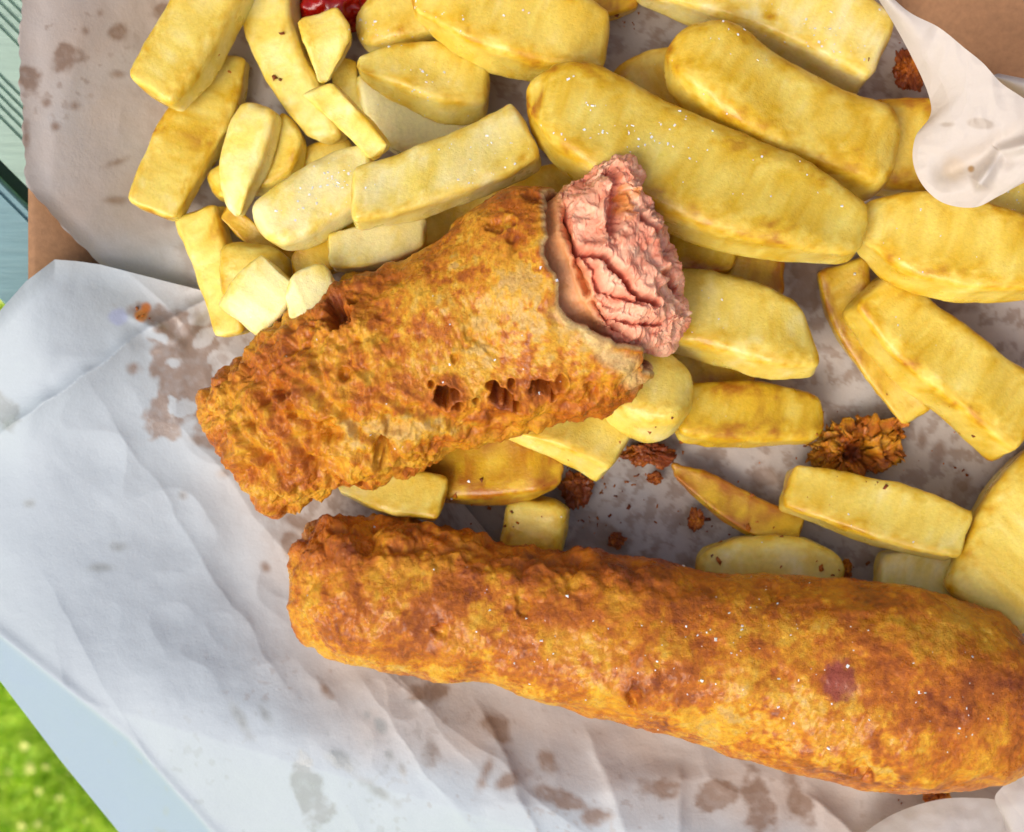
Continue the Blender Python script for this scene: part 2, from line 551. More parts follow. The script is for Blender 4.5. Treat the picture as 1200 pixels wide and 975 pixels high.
# kraft tray ---------------------------------------------------------------
tray = tag(empty("food_tray", (0, 0, 0)), "brown kraft cardboard takeaway tray under the white paper and the chips", "tray")
def tray_floor():
    nx, ny = 150, 120
    X = np.linspace(33, 1420, nx)
    PX = np.repeat(X[:, None], ny, 1)
    t = np.linspace(0, 1, ny)[None, :]
    yb = 765 + 0.29 * (PX - 60)
    PY = -260 + (yb + 260) * t
    px, py = PX.ravel(), PY.ravel()
    z = paper_z(px, py) - 0.0034
    x, y = px2w(px, py, z)
    o = mesh_obj("tray_floor", np.stack([x, y, z], 1), grid_faces(nx, ny, False), M_KRAFT, tray)
    md = o.modifiers.new("thick", 'SOLIDIFY'); md.thickness = 0.0007; md.offset = -1
    md.use_even_offset = False
tray_floor()
def slab(name, corners, th, mat, parent=None):
    """A thick board from four corners in space."""
    c = [Vector(k) for k in corners]
    n = (c[1] - c[0]).cross(c[3] - c[0]).normalized() * th
    V = [tuple(k) for k in c] + [tuple(k - n) for k in c]
    F = [(0, 1, 2, 3), (7, 6, 5, 4), (0, 4, 5, 1), (1, 5, 6, 2), (2, 6, 7, 3), (3, 7, 4, 0)]
    o = mesh_obj(name, V, F, mat, parent, smooth=False)
    md = o.modifiers.new("bev", 'BEVEL'); md.width = th * 0.3; md.segments = 2
    return o
def Pw(px, py, zmm):
    x, y = px2w(px, py, 0)
    return (float(x), float(y), zmm * MM)
slab("tray_wall_blocker", [Pw(880, -190, 6), Pw(1400, 85, 6), Pw(1460, 20, 70), Pw(900, -262, 70)], 0.0008, M_KRAFT, tray)
slab("tray_wall_blocker", [Pw(30, -190, 3), Pw(880, -190, 3), Pw(880, -260, 105), Pw(0, -260, 105)], 0.0008, M_KRAFT, tray)  # unseen back wall, raised like an open lid to block sky light
slab("tray_wall_blocker", [Pw(1400, 85, 3), Pw(1400, 1150, 3), Pw(1480, 1150, 60), Pw(1480, 60, 60)], 0.0008, M_KRAFT, tray)  # unseen right wall, added tall to keep light off the heap

# sheet lining the back and the left of the tray ---------------------------
back_sheet = tag(empty("paper_sheet"), "white greaseproof paper lining the tray under the chips, its spotted upper left margin showing", "paper")
def make_back():
    xl_y = [-120, 0, 60, 92, 150, 205, 222, 236, 310, 335, 380, 430, 960]
    xl_x = [27, 25, 22, 23, 27, 29, 35, 46, 116, 145, 175, 190, 420]
    rows = np.concatenate([np.linspace(-120, 430, 290), np.linspace(432, 960, 260)])
    L = np.interp(rows, xl_y, xl_x) + 1.4 * np.sin(rows * 0.11) + 0.8 * np.sin(rows * 0.37)
    Rr = np.interp(rows, [-120, 0, 60, 120, 160, 230, 960], [960, 1032, 1085, 1130, 1190, 1320, 1320])
    t = np.concatenate([np.linspace(0, 0.22, 150), np.linspace(0.222, 1, 330)])
    PX = L[:, None] + (Rr - L)[:, None] * t[None, :]
    PY = np.repeat(rows[:, None], len(t), 1)
    def extra(px, py):
        xl = np.interp(py, xl_y, xl_x)
        e = np.clip((px - xl) / 26, 0, 1)
        return 0.0011 * (1 - e) ** 2 * sm(430, 330, py) - 0.0006
    paper_patch("sheet", PX, PY, 0.0, back_sheet, extra=extra)
make_back()

# sheet spilling over the front left ---------------------------------------
front_sheet = tag(empty("paper_sheet"), "creased white greaseproof paper spilling out over the lower left, above the grass", "paper")
def make_front():
    X = np.concatenate([np.linspace(-90, 520, 330), np.linspace(523, 1320, 240)])
    top = np.interp(X, [-90, 0, 30, 64, 90, 118, 180, 235, 300, 410, 700, 1320], [440, 364, 330, 304, 306, 310, 326, 340, 366, 430, 780, 872])
    bot = np.interp(X, [-90, 0, 70, 140, 200, 1320], [690, 798, 890, 976, 1050, 1060])
    t = np.linspace(0, 1, 400)[None, :]
    PX = np.repeat(X[:, None], 400, 1)
    PY = top[:, None] + (bot - top)[:, None] * t
    def extra(px, py):
        tp = np.interp(px, X, top)
        e = np.clip((py - tp) / 30, 0, 1)
        z = 0.0016 * (1 - e) ** 2 + 0.0012 * sm(340, 200, px)
        # outer band folded down towards the ground
        inner = np.interp(px, [-90, 0, 150, 250, 400], [665, 744, 864, 976, 1110])
        d = np.maximum(py - inner, 0)
        z = z - 0.00016 * d * 1.1
        z = z + 0.0008 * np.exp(-((py - inner) / 12) ** 2)
        return z
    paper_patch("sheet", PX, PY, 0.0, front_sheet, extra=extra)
make_front()

# ------------------------------------------------------------ settling
GC = 3.0
GX0, GY0, GNX, GNY = -200, -200, 560, 500
gx = GX0 + (np.arange(GNX) + 0.5) * GC
gy = GY0 + (np.arange(GNY) + 0.5) * GC
GXX, GYY = np.meshgrid(gx, gy, indexing='ij')
H = (paper_z(GXX.ravel(), GYY.ravel()) + paper_relief(GXX.ravel(), GYY.ravel())).reshape(GNX, GNY) + 0.0015

def cells(px, py):
    return (np.clip(((px - GX0) / GC).astype(int), 0, GNX - 1), np.clip(((py - GY0) / GC).astype(int), 0, GNY - 1))

def settle(px, py, s, off, quant=0.97, bmax=0.012, brange=None, lift=0.0):
    """Lowest resting plane a + b*s for a body whose points stand off it by off."""
    ix, iy = cells(px, py)
    low = off < 0
    g = H[ix, iy][low] - off[low]
    sl_ = s[low]
    best = None
    lo, hi = brange if brange else (-bmax, bmax)
    for b in np.linspace(lo, hi, 25):
        a = np.quantile(g - b * sl_, quant)
        sc_ = a + b * 0.5
        if best is None or sc_ < best[0] - 1e-6:
            best = (sc_, a, b)
    a, b = best[1] + lift, best[2]
    up = off > 0
    np.maximum.at(H, (ix[up], iy[up]), (a + b * s + off)[up])
    return a, b

# ------------------------------------------------------------ chips
PALE, YEL, GOLD, BRN, EDGE = lin(243, 233, 170), lin(236, 216, 108), lin(218, 180, 40), lin(166, 98, 24), lin(212, 158, 20)
def tone_colour(t):
    t = np.clip(t, 0, 3)
    K = np.array([PALE, YEL, GOLD, BRN])
    return np.stack([np.interp(t, [0, 1, 2, 3], K[:, c]) for c in range(3)], -1)

chip_no = 0
def chip(label, L, Rr, tone=1.0, ratio=0.72, roll=0, n=5.6, lift=0.0, spots=(), q=0.96, sharp=1.0):
    sharp = sharp * (0.72 + 0.5 * abs(math.sin(len(label) * 3.7)))
    n = n * sharp
    roll = roll * 1.25
    global chip_no
    chip_no += 1
    k = chip_no
    L = np.array(L, float); Rr = np.array(Rr, float)
    m = max(len(L), len(Rr))
    width0 = np.median(np.hypot(*(catmull(L, np.linspace(0, 1, 9)) - catmull(Rr, np.linspace(0, 1, 9))).T))
    ends = [(L[0] + Rr[0]) / 2, (L[-1] + Rr[-1]) / 2]
    length = np.hypot(*(ends[1] - ends[0]))
    p = 3.1 * sharp
    re = min(0.23 * width0, 0.3 * length) / length / sharp
    f = np.array([0.0, 0.22, 0.42, 0.58, 0.70, 0.79, 0.86, 0.91, 0.95, 0.975, 0.99])
    e = (1 - (1 - f ** p) ** (1 / p)) * re
    mid = np.linspace(re, 1 - re, max(20, int(length / 6)))
    t = np.r_[e, mid, 1 - e[::-1]]
    fac = np.r_[f, np.ones(len(mid)), f[::-1]]
    nv = 72
    ph = np.linspace(0, 2 * math.pi, nv, endpoint=False)
    cx = np.sign(np.cos(ph)) * np.abs(np.cos(ph)) ** (2 / n)
    cz = np.sign(np.sin(ph)) * np.abs(np.sin(ph)) ** (2 / n)
    edge = (np.abs(cx) * np.abs(cz)) ** 2.2
    a, b = catmull(L, t), catmull(Rr, t)
    C, D = (a + b) / 2, (b - a) / 2 * 1.065
    rr = R(roll)
    X = cx[None, :] * math.cos(rr) - cz[None, :] * ratio * math.sin(rr)
    Z = cx[None, :] * math.sin(rr) + cz[None, :] * ratio * math.cos(rr)
    mx = np.abs(X).max()
    X, Z = X / mx, Z / mx
    PX = C[:, :1] + D[:, :1] * X * fac[:, None]
    PY = C[:, 1:] + D[:, 1:] * X * fac[:, None]
    wh = np.minimum(np.hypot(D[:, 0], D[:, 1]), width0 * 0.56)
    kz = WC / 1200 * 0.93
    ff = 1 - (1 - fac) * 0.95
    OZ = Z * (wh * ff * kz)[:, None]
    ax = ends[1] - ends[0]
    s = ((PX - ends[0][0]) * ax[0] + (PY - ends[0][1]) * ax[1]) / length ** 2
    bm = min(0.16, 0.2) * length * kz
    za, zb = settle(PX.ravel(), PY.ravel(), s.ravel(), OZ.ravel(), q, bm, None, lift)
    zc = za + zb * s
    x, y = px2w(PX, PY, zc)
    P = np.stack([x, y, zc + OZ], 2)
    N = grid_normals(P, True)
    ctr = P.mean((0, 1))
    if ((P - ctr) * N).sum() < 0:
        N = -N
    Q = P.reshape(-1, 3)
    nz = fbm(Q * 90 + k * 7.7, 3, k)
    ny = fbm(Q * 420 + k * 3.1, 3, k + 3)
    nr = fbm(Q * 1300 + k, 2, k + 9)
    sink = -0.00035 * (1 - np.abs(cx * cz)[None, :]) * np.ones_like(PX)
    fl = np.minimum(1, fac * 1.5)[:, None]
    Pd = P + N * (nz * 0.0008 + ny * 0.00026 * (0.4 + 1.2 * np.clip(nz + 0.3, 0, 1)) + nr * 0.00007).reshape(PX.shape)[:, :, None] * fl[:, :, None] + N * sink[:, :, None] * fl[:, :, None]
    loc = (float(ctr[0]), float(ctr[1]), float(ctr[2]))
    V = Pd.reshape(-1, 3) - np.array(loc)
    # colour: pale flesh, browner fried edges and ends, blotches
    eg = np.maximum(edge[None, :] * np.ones_like(PX), 1 - np.clip(fac * 1.15, 0, 1)[:, None] ** 3)
    blot = fbm(Q * 170 + 13 + k, 4, k + 20).reshape(PX.shape)
    bf = fbm(Q * 520 + k, 4, k + 23, 0.6).reshape(PX.shape)
    eg = eg * (1 + 0.9 * bf)
    tn = tone + 0.28 * math.sin(k * 12.7)
    T = tn + 1.15 * eg * (0.6 + 1.1 * blot) + 1.0 * blot + 0.8 * bf + 0.5 * nz.reshape(PX.shape) - 0.1
    T = T.ravel()
    for sx, sy, sr, dv in spots:
        d = np.hypot(PX.ravel() - sx, PY.ravel() - sy) / sr + ny * 1.2
        T = T + dv * sm(1.2, 0.5, d)
    col = tone_colour(T)
    if tone >= 0:
        e2 = (np.clip(eg, 0, 1) ** 1.5 * 0.35).ravel()[:, None]
        col = col * (1 - e2) + EDGE * e2
    tint = 1 + 0.05 * math.sin(k * 2.1)
    col = col * tint
    o = mesh_obj("chip", V, grid_faces(len(t), nv, True), M_CHIP, None, col)
    o.location = loc
    tag(o, label, "chip", "thick-cut chips heaped on the paper")
    return o

# ---- bottom layer first, topmost last
chip("golden chip sliver poking out at the top edge between two larger chips", [(640, -40), (700, -34), (752, -28)], [(655, 4), (705, 20), (748, 10)], 1.6)
chip("dim chip half hidden under the biggest chip, below the grey paper gap at the top", [(690, 110), (745, 72), (812, 55)], [(735, 150), (795, 142), (850, 120)], 1.5)
chip("orange-brown chip wedged in the dark slot between the two biggest chips", [(765, 128), (830, 138), (905, 185)], [(785, 172), (850, 190), (930, 230)], 2.7)
chip("chip end running under the folded paper at the upper right", [(1010, 122), (1090, 124), (1160, 135)], [(1020, 222), (1090, 228), (1160, 226)], 1.5)
chip("salted chip corner showing below the folded paper at the right edge", [(1120, 222), (1180, 200), (1270, 190)], [(1130, 262), (1190, 270), (1275, 300)], 1.2)
chip("small brown chip end in shadow right of the bitten sausage", [(850, 296), (885, 290), (917, 296)], [(842, 352), (880, 356), (917, 352)], 2.2)
chip("chip in shadow just right of the pink sausage meat, above the plump chip", [(760, 262), (820, 268), (868, 285)], [(765, 312), (820, 322), (858, 318)], 2.0)
chip("narrow curved chip tucked behind the bent chip at the right", [(956, 318), (972, 375), (1006, 432), (1058, 500)], [(1015, 300), (1022, 355), (1050, 415), (1092, 478)], 1.5, 0.75, 6)
chip("dull chip lying in the gap above the browned chip right of centre", [(780, 412), (830, 412), (885, 430)], [(785, 455), (835, 458), (885, 460)], 1.9)
chip("thin golden crescent chip below the orange crumb, its tip to the left", [(786, 543), (835, 558), (890, 585), (945, 606)], [(792, 560), (830, 598), (880, 630), (935, 634)], 2.2, 0.7, 10)
chip("pale flat chip half under the whole battered sausage, right of the middle", [(812, 648), (865, 631), (940, 630), (990, 655)], [(818, 695), (870, 705), (940, 705), (985, 700)], 0.7)
chip("short pale chip end between the whole sausage and the steep chip at the right", [(1028, 650), (1075, 642), (1125, 650)], [(1020, 705), (1070, 715), (1120, 715)], 0.3)
chip("stubby square chip end standing between the two sausages", [(598, 576), (590, 615), (584, 665)], [(672, 585), (664, 625), (652, 675)], 1.3, 0.9, 8)
chip("hidden chip under the bitten sausage beside the pale salted chips", [(470, 330), (560, 300), (650, 270)], [(480, 400), (570, 370), (665, 345)], 1.2)
chip("bottom chip at the lower left rim of the heap, bent and pointing down", [(206, 256), (224, 300), (240, 350), (256, 398)], [(262, 236), (272, 290), (284, 340), (294, 390)], 1.0, 0.75, 12)
chip("narrow chip edge crossing under the salted block chip at the left", [(268, 236), (305, 266), (348, 296)], [(258, 256), (296, 292), (338, 320)], 1.9)
chip("chip lying below the crossing chip edge, left of the bitten sausage", [(262, 280), (262, 320), (268, 362)], [(335, 290), (345, 330), (350, 365)], 1.2)
chip("dark rough chip in the hollow between the salted block chip and the sausage", [(338, 305), (375, 268), (420, 250)], [(350, 340), (388, 318), (430, 300)], 1.6)
chip("chip end deep in the heap left of the curved chips", [(338, 200), (365, 172), (410, 158)], [(350, 225), (385, 215), (425, 205)], 1.3)
chip("small chip deep under the pointed chip by the ketchup", [(388, 62), (392, 105), (405, 148)], [(418, 72), (424, 110), (442, 155)], 1.3)
chip("chip lying in shadow under the wide flat chip above the bitten sausage", [(425, 262), (520, 235), (610, 205), (680, 190)], [(440, 300), (540, 285), (640, 262), (700, 250)], 1.6)
chip("golden brown chip under the bitten sausage, above the stubby chip end", [(478, 545), (540, 512), (610, 508), (662, 545)], [(500, 588), (560, 590), (620, 586), (655, 570)], 2.5, 0.75, 12)
chip("pale chip pointing out from under the broad end of the bitten sausage", [(395, 548), (460, 546), (528, 560)], [(395, 578), (450, 602), (515, 613)], 1.1, 0.7, 10)
chip("browned chip with a straight cut end, right of the sausage tip", [(795, 452), (880, 447), (966, 468)], [(785, 516), (870, 524), (965, 520)], 2.0, 0.7, 12)
chip("chip sticking out below the bitten sausage with its cut end turned down", [(590, 492), (670, 474), (748, 502)], [(590, 512), (650, 538), (704, 567)], 1.2, 0.8, 22)
# left side of the heap
chip("flat greasy chip at the left rim of the heap, darker in its middle", [(151, 240), (172, 185), (202, 130), (245, 62)], [(208, 262), (240, 200), (276, 140), (292, 68)], 1.5, 0.6, 0, spots=[(225, 165, 26, 0.7)])
chip("rounded chip showing beside the pointed chip in the left of the heap", [(335, 128), (300, 168), (240, 205)], [(362, 165), (338, 215), (256, 240)], 1.3, 0.7, 10)
chip("small pale wedge chip pointing straight down in the left of the heap", [(288, 117), (268, 160), (259, 205), (268, 250)], [(332, 132), (318, 185), (300, 225), (284, 257)], 0.8, 0.7, 12)
chip("top left chip, plump and light yellow, over the spotted paper", [(152, 96), (186, 38), (228, -40)], [(206, 134), (250, 80), (305, -14)], 1.3, 0.8, 5, lift=0.002)
chip("pale cut chip end facing up beside the sausage's brown flank", [(262, 362), (284, 325), (312, 300)], [(308, 398), (336, 366), (352, 338)], 0.1, 0.8, 0, sharp=1.6)
chip("round pale chip end touching the top of the sausage's brown flank", [(334, 348), (350, 322), (384, 312)], [(340, 374), (372, 370), (404, 350)], 0.2, 0.8, 0, sharp=1.4)
chip("pale chip running into the bitten sausage below the wide flat chip", [(383, 276), (430, 264), (500, 252)], [(388, 316), (430, 318), (500, 296)], 0.6, 0.75, 8)
chip("salted block chip left of centre with a squared pale end", [(286, 248), (336, 214), (400, 178), (440, 172)], [(324, 298), (370, 285), (415, 255), (450, 245)], 0.6, 0.75, 10, spots=[(390, 220, 18, -0.6)])
chip("pale half-moon chip directly under the short rounded chip at the top", [(414, 88), (480, 104), (560, 150)], [(426, 140), (462, 176), (530, 182)], 0.1, 0.7, 0)
chip("long curved chip sweeping down from the top edge beside the ketchup", [(284, -40), (288, 40), (322, 108), (368, 170)], [(350, -36), (356, 50), (380, 100), (412, 168)], 1.2, 0.75, 12)
chip("slim chip lying against the lower end of the long curved chip", [(352, 110), (395, 150), (436, 190)], [(392, 95), (425, 130), (460, 172)], 1.4, 0.7, 10)
chip("small broken chip with a pointed tip just below the ketchup", [(350, 26), (362, 60), (374, 98)], [(396, 8), (410, 45), (386, 96)], 1.0, 0.6)
chip("stubby salt-crusted chip right of the ketchup", [(414, 22), (450, -10), (520, -22)], [(424, 62), (470, 62), (535, 44)], 1.4, 0.8, 10)
chip("short rounded chip in the upper middle, beneath the big top edge chip", [(416, 66), (470, 54), (530, 56), (576, 78)], [(420, 90), (468, 118), (520, 142), (572, 138)], 1.4, 0.8, 18)
chip("big rounded chip cut off by the top edge left of the middle", [(478, -16), (560, -36), (650, -14), (716, 22)], [(486, 20), (545, 64), (625, 90), (706, 98)], 1.6, 0.8, 8)
chip("wide flat chip with a square end directly above the bitten sausage", [(410, 200), (480, 180), (550, 150), (604, 122)], [(413, 268), (480, 256), (560, 228), (640, 192)], 0.9, 0.75, 6)
# right side
chip("broad shaded chip at the right edge under the folded paper", [(1008, 240), (1070, 228), (1145, 240), (1230, 275)], [(1000, 288), (1050, 328), (1130, 350), (1225, 348)], 1.6, 0.75, 8)
chip("salt-crusted knobbly chip cut off by the top edge right of the middle", [(742, -34), (850, -50), (960, -22), (1050, 28)], [(742, 2), (840, 36), (930, 76), (1008, 116)], 1.0, 0.85, 8, spots=[(893, 28, 9, 1.9), (880, 15, 26, -0.8), (985, 50, 34, -0.6)])
chip("plump chip with a slanted end right of the bitten sausage", [(740, 318), (820, 318), (890, 336), (945, 366)], [(742, 398), (820, 420), (895, 440), (963, 440)], 1.3, 0.7, 14)
chip("chip end jutting out under the right tip of the bitten sausage", [(695, 425), (760, 408), (820, 440)], [(698, 480), (750, 515), (802, 508)], 1.0, 0.9, 20)
chip("bent chip with one skinny pointed end against the right edge", [(1046, 311), (1095, 362), (1150, 402), (1228, 460)], [(986, 362), (1036, 430), (1106, 486), (1172, 545)], 1.5, 0.75, 12, lift=0.002)
chip("chip lying over the orange crumb, its ends cut square", [(928, 545), (1000, 556), (1070, 574), (1140, 602)], [(910, 597), (980, 622), (1045, 645), (1118, 658)], 1.2, 0.75, 10)
chip("steep chip at the right edge leaning onto the whole sausage", [(1260, 480), (1180, 546), (1134, 615), (1100, 690)], [(1310, 570), (1260, 640), (1215, 715), (1185, 750)], 1.3, 0.75, 8)
chip("second biggest chip, grooved, lying beside the biggest at the upper right", [(788, 36), (850, 30), (905, 66), (985, 110), (1064, 136)], [(772, 88), (808, 130), (866, 178), (940, 212), (1032, 247)], 1.5, 0.75, 14)
chip("biggest chip, bright yellow with salt, running right from the sausage meat", [(616, 96), (680, 80), (780, 126), (880, 170), (955, 203), (1020, 250)], [(618, 138), (655, 192), (738, 248), (830, 286), (915, 304), (1002, 308)], 1.35, 0.7, 10, spots=[(628, 130, 12, 1.2), (900, 270, 60, 0.3)])

# ------------------------------------------------------------ battered sausages
def outline_body(L, Rr, nt_, nv, ratio, n=2.1, cap=(True, False)):
    t = np.linspace(0, 1, nt_)
    if cap[0]:
        t = np.r_[np.linspace(0, 0.02, 8)[:-1], np.linspace(0.02, 1, nt_ - 7)]
    a, b = catmull(L, t), catmull(Rr, t)
    C, D = (a + b) / 2, (b - a) / 2
    ph = np.linspace(0, 2 * math.pi, nv, endpoint=False)
    cx = np.sign(np.cos(ph)) * np.abs(np.cos(ph)) ** (2 / n)
    cz = np.sign(np.sin(ph)) * np.abs(np.sin(ph)) ** (2 / n)
    return t, C, D, cx, cz

def disp_body(P, N, holes=None):
    return P

ORG, GLD, DRK, DGH, YLW = lin(208, 118, 14), lin(230, 158, 26), lin(140, 62, 10), lin(228, 186, 104), lin(240, 186, 52)
def batter_colour(Q, k, PX, PY, bias, patches=()):
    n1 = fbm(Q * 110 + k, 4, k)
    n2 = fbm(Q * 300 + k, 4, k + 5)
    n3 = fbm(Q * 800 + k, 3, k + 8)
    T = bias - 0.13 + 1.25 * n1 + 0.7 * n2 + 0.7 * n3
    for sx, sy, rx, ry, ang, dv in patches:
        ca, sa = math.cos(R(ang)), math.sin(R(ang))
        X, Y = PX - sx, PY - sy
        d = np.sqrt(((X * ca - Y * sa) / rx) ** 2 + ((X * sa + Y * ca) / ry) ** 2) + n2 * 1.0 + n3 * 0.5
        T = T + 0.8 * dv * sm(1.25, 0.45, d)
    K = np.array([DGH, YLW, GLD, ORG, DRK])
    xs = [-0.9, -0.35, 0.05, 0.5, 1.25]
    return np.stack([np.interp(T, xs, K[:, c]) for c in range(3)], -1)

def relief(Q, PX, PY, k, rough, pits):
    """Crust relief in metres; rough 0..1 = smooth..craggy per point."""
    warp = np.stack([perlin(Q * 260 + 3), perlin(Q * 260 + 40), perlin(Q * 260 + 80)], 1) * 0.0012
    W = Q + warp
    big = fbm(W * 75 + k, 2, k) * 0.0017 + rough * fbm(W * 125 + k, 3, k + 21) * 0.0030
    w1 = 0.62 - 1.25 * np.minimum(worley(W * 215 + k, k), 0.95) ** 2
    w2 = 0.6 - 1.2 * np.minimum(worley(W * 470 + k, k + 2), 0.95) ** 2
    rd = fbm(W * 330 + k, 4, k + 4, 0.6, True)
    fine = fbm(Q * 1100, 3, k + 6, 0.6)
    di = np.stack([Q[:, 0] * 0.90 - Q[:, 1] * 0.42, (Q[:, 0] * 0.42 + Q[:, 1] * 0.90), Q[:, 2]], 1)
    fold = fbm((di + warp * 1.6) * np.array([110, 210, 170]) + k, 3, k + 13, 0.5, True)
    crag = 0.0006 * fold + 0.0019 * w1 + 0.0007 * w2 + 0.0004 * rd + 0.0004 * fine
    soft = 0.0002 * w1 + 0.00012 * w2 + 0.0004 * fbm(W * 260, 3, k + 7) + 0.00022 * fine
    d = big + rough * crag + (1 - rough) * soft
    for x, y, r, dep in pits:
        dd = np.hypot((PX - x) * (1 + 0.25 * math.sin(x)), (PY - y) * (1 + 0.25 * math.cos(x))) / (r * 0.85) + 0.8 * fbm(Q * 500, 2, k + 11)
        d = d - dep * (1.5 if dep > 1.9 else 1) * MM * sm(1.1, 0.62, dd) + 0.35 * dep * MM * 0.3 * np.exp(-((dd - 1.35) / 0.25) ** 2)
    return d

# ---- whole sausage along the bottom
whole = tag(empty("battered_sausage"), "whole battered sausage lying along the bottom, orange and unbitten", "sausage", "battered sausages on the chips")
L1 = [(344, 688), (346, 645), (372, 616), (420, 608), (500, 616), (580, 636), (660, 648), (740, 652), (820, 666), (900, 672), (980, 676), (1060, 682), (1125, 700), (1180, 726), (1214, 770), (1226, 824)]
R1 = [(344, 690), (354, 732), (384, 762), (430, 782), (505, 797), (570, 806), (640, 824), (705, 846), (780, 862), (850, 886), (920, 908), (990, 922), (1070, 932), (1150, 924), (1205, 890), (1226, 826)]
def whole_sausage():
    n_t, nv = 760, 300
    t, C, D, cx, cz = outline_body(L1, R1, n_t, nv, 0.9)
    D = D * 0.955
    PX = C[:, :1] + D[:, :1] * cx
    PY = C[:, 1:] + D[:, 1:] * cx
    kz = WC / 1200 * 0.93
    half = np.hypot(D[:, 0], D[:, 1])
    OZ = cz[None, :] * (half * 0.92 * kz)[:, None]
    s = (PX - 344) / 880
    a, b = settle(PX.ravel(), PY.ravel(), s.ravel(), OZ.ravel(), 0.985, 0.004)
    print("whole sausage z", a, b)
    zc = a + b * s
    x, y = px2w(PX, PY, zc)
    P = np.stack([x, y, zc + OZ], 2)
    N = grid_normals(P, True)
    ctr = P.mean((0, 1))
    if ((P - ctr) * N).sum() < 0: N = -N
    Q = P.reshape(-1, 3); px, py = PX.ravel(), PY.ravel()
    up = py - (612 + (px - 380) * 0.13)            # px below the upper outline
    rough = 0.75 * sm(60, 10, up) * sm(860, 640, px) + 0.45 * sm(470, 360, px) + 0.12 * sm(-0.1, 0.3, fbm(Q * 60, 2, 3))
    rough = np.clip(rough, 0, 1)
    pits = [(737, 800, 15, 1.6), (985, 880, 14, 1.2), (1000, 892, 10, 1.2), (1200, 905, 10, 1.0), (900, 690, 9, 0.6), (612, 700, 12, 0.8), (520, 730, 9, 0.8)]
    d = relief(Q, px, py, 31, rough, pits)
    f = np.clip(half / 40, 0.15, 1)[:, None]
    Pd = P + N * d.reshape(PX.shape)[:, :, None] * f[:, :, None]
    patches = [(430, 640, 70, 26, 0, 0.3), (760, 668, 120, 18, -8, 0.45), (640, 655, 110, 14, -8, 0.45), (737, 800, 17, 22, 0, 0.8), (1170, 800, 60, 90, 0, 0.3), (1060, 790, 60, 50, 0, 0.2),
               (940, 830, 90, 40, -10, -0.55), (830, 840, 80, 26, -15, -0.45), (900, 720, 50, 26, 0, -0.3), (560, 790, 90, 18, -10, -0.6), (390, 760, 50, 16, -15, -0.4),
               (1010, 885, 34, 12, -25, -1.2), (720, 760, 40, 26, 0, -0.35), (480, 665, 20, 60, -20, -0.35), (580, 700, 24, 50, -20, -0.4), (520, 720, 26, 50, -20, 0.35), (690, 720, 50, 30, 0, 0.3), (660, 690, 60, 40, 0, 0.25)]
    col = batter_colour(Q, 31, px, py, 0.46, patches)
    # the meat showing pink where the crust is thin
    dd = np.hypot((px - 961) / 20, (py - 779) / 24) + 0.5 * fbm(Q * 700, 3, 9)
    fm = sm(1.15, 0.7, dd)[:, None] * 0.9
    col = col * (1 - fm) + lin(158, 72, 62) * fm
    loc = ctr
    V = Pd.reshape(-1, 3) - loc
    whole.location = loc
    mesh_obj("batter", V, grid_faces(len(t), nv, True), M_BATTER, whole, col)
whole_sausage()

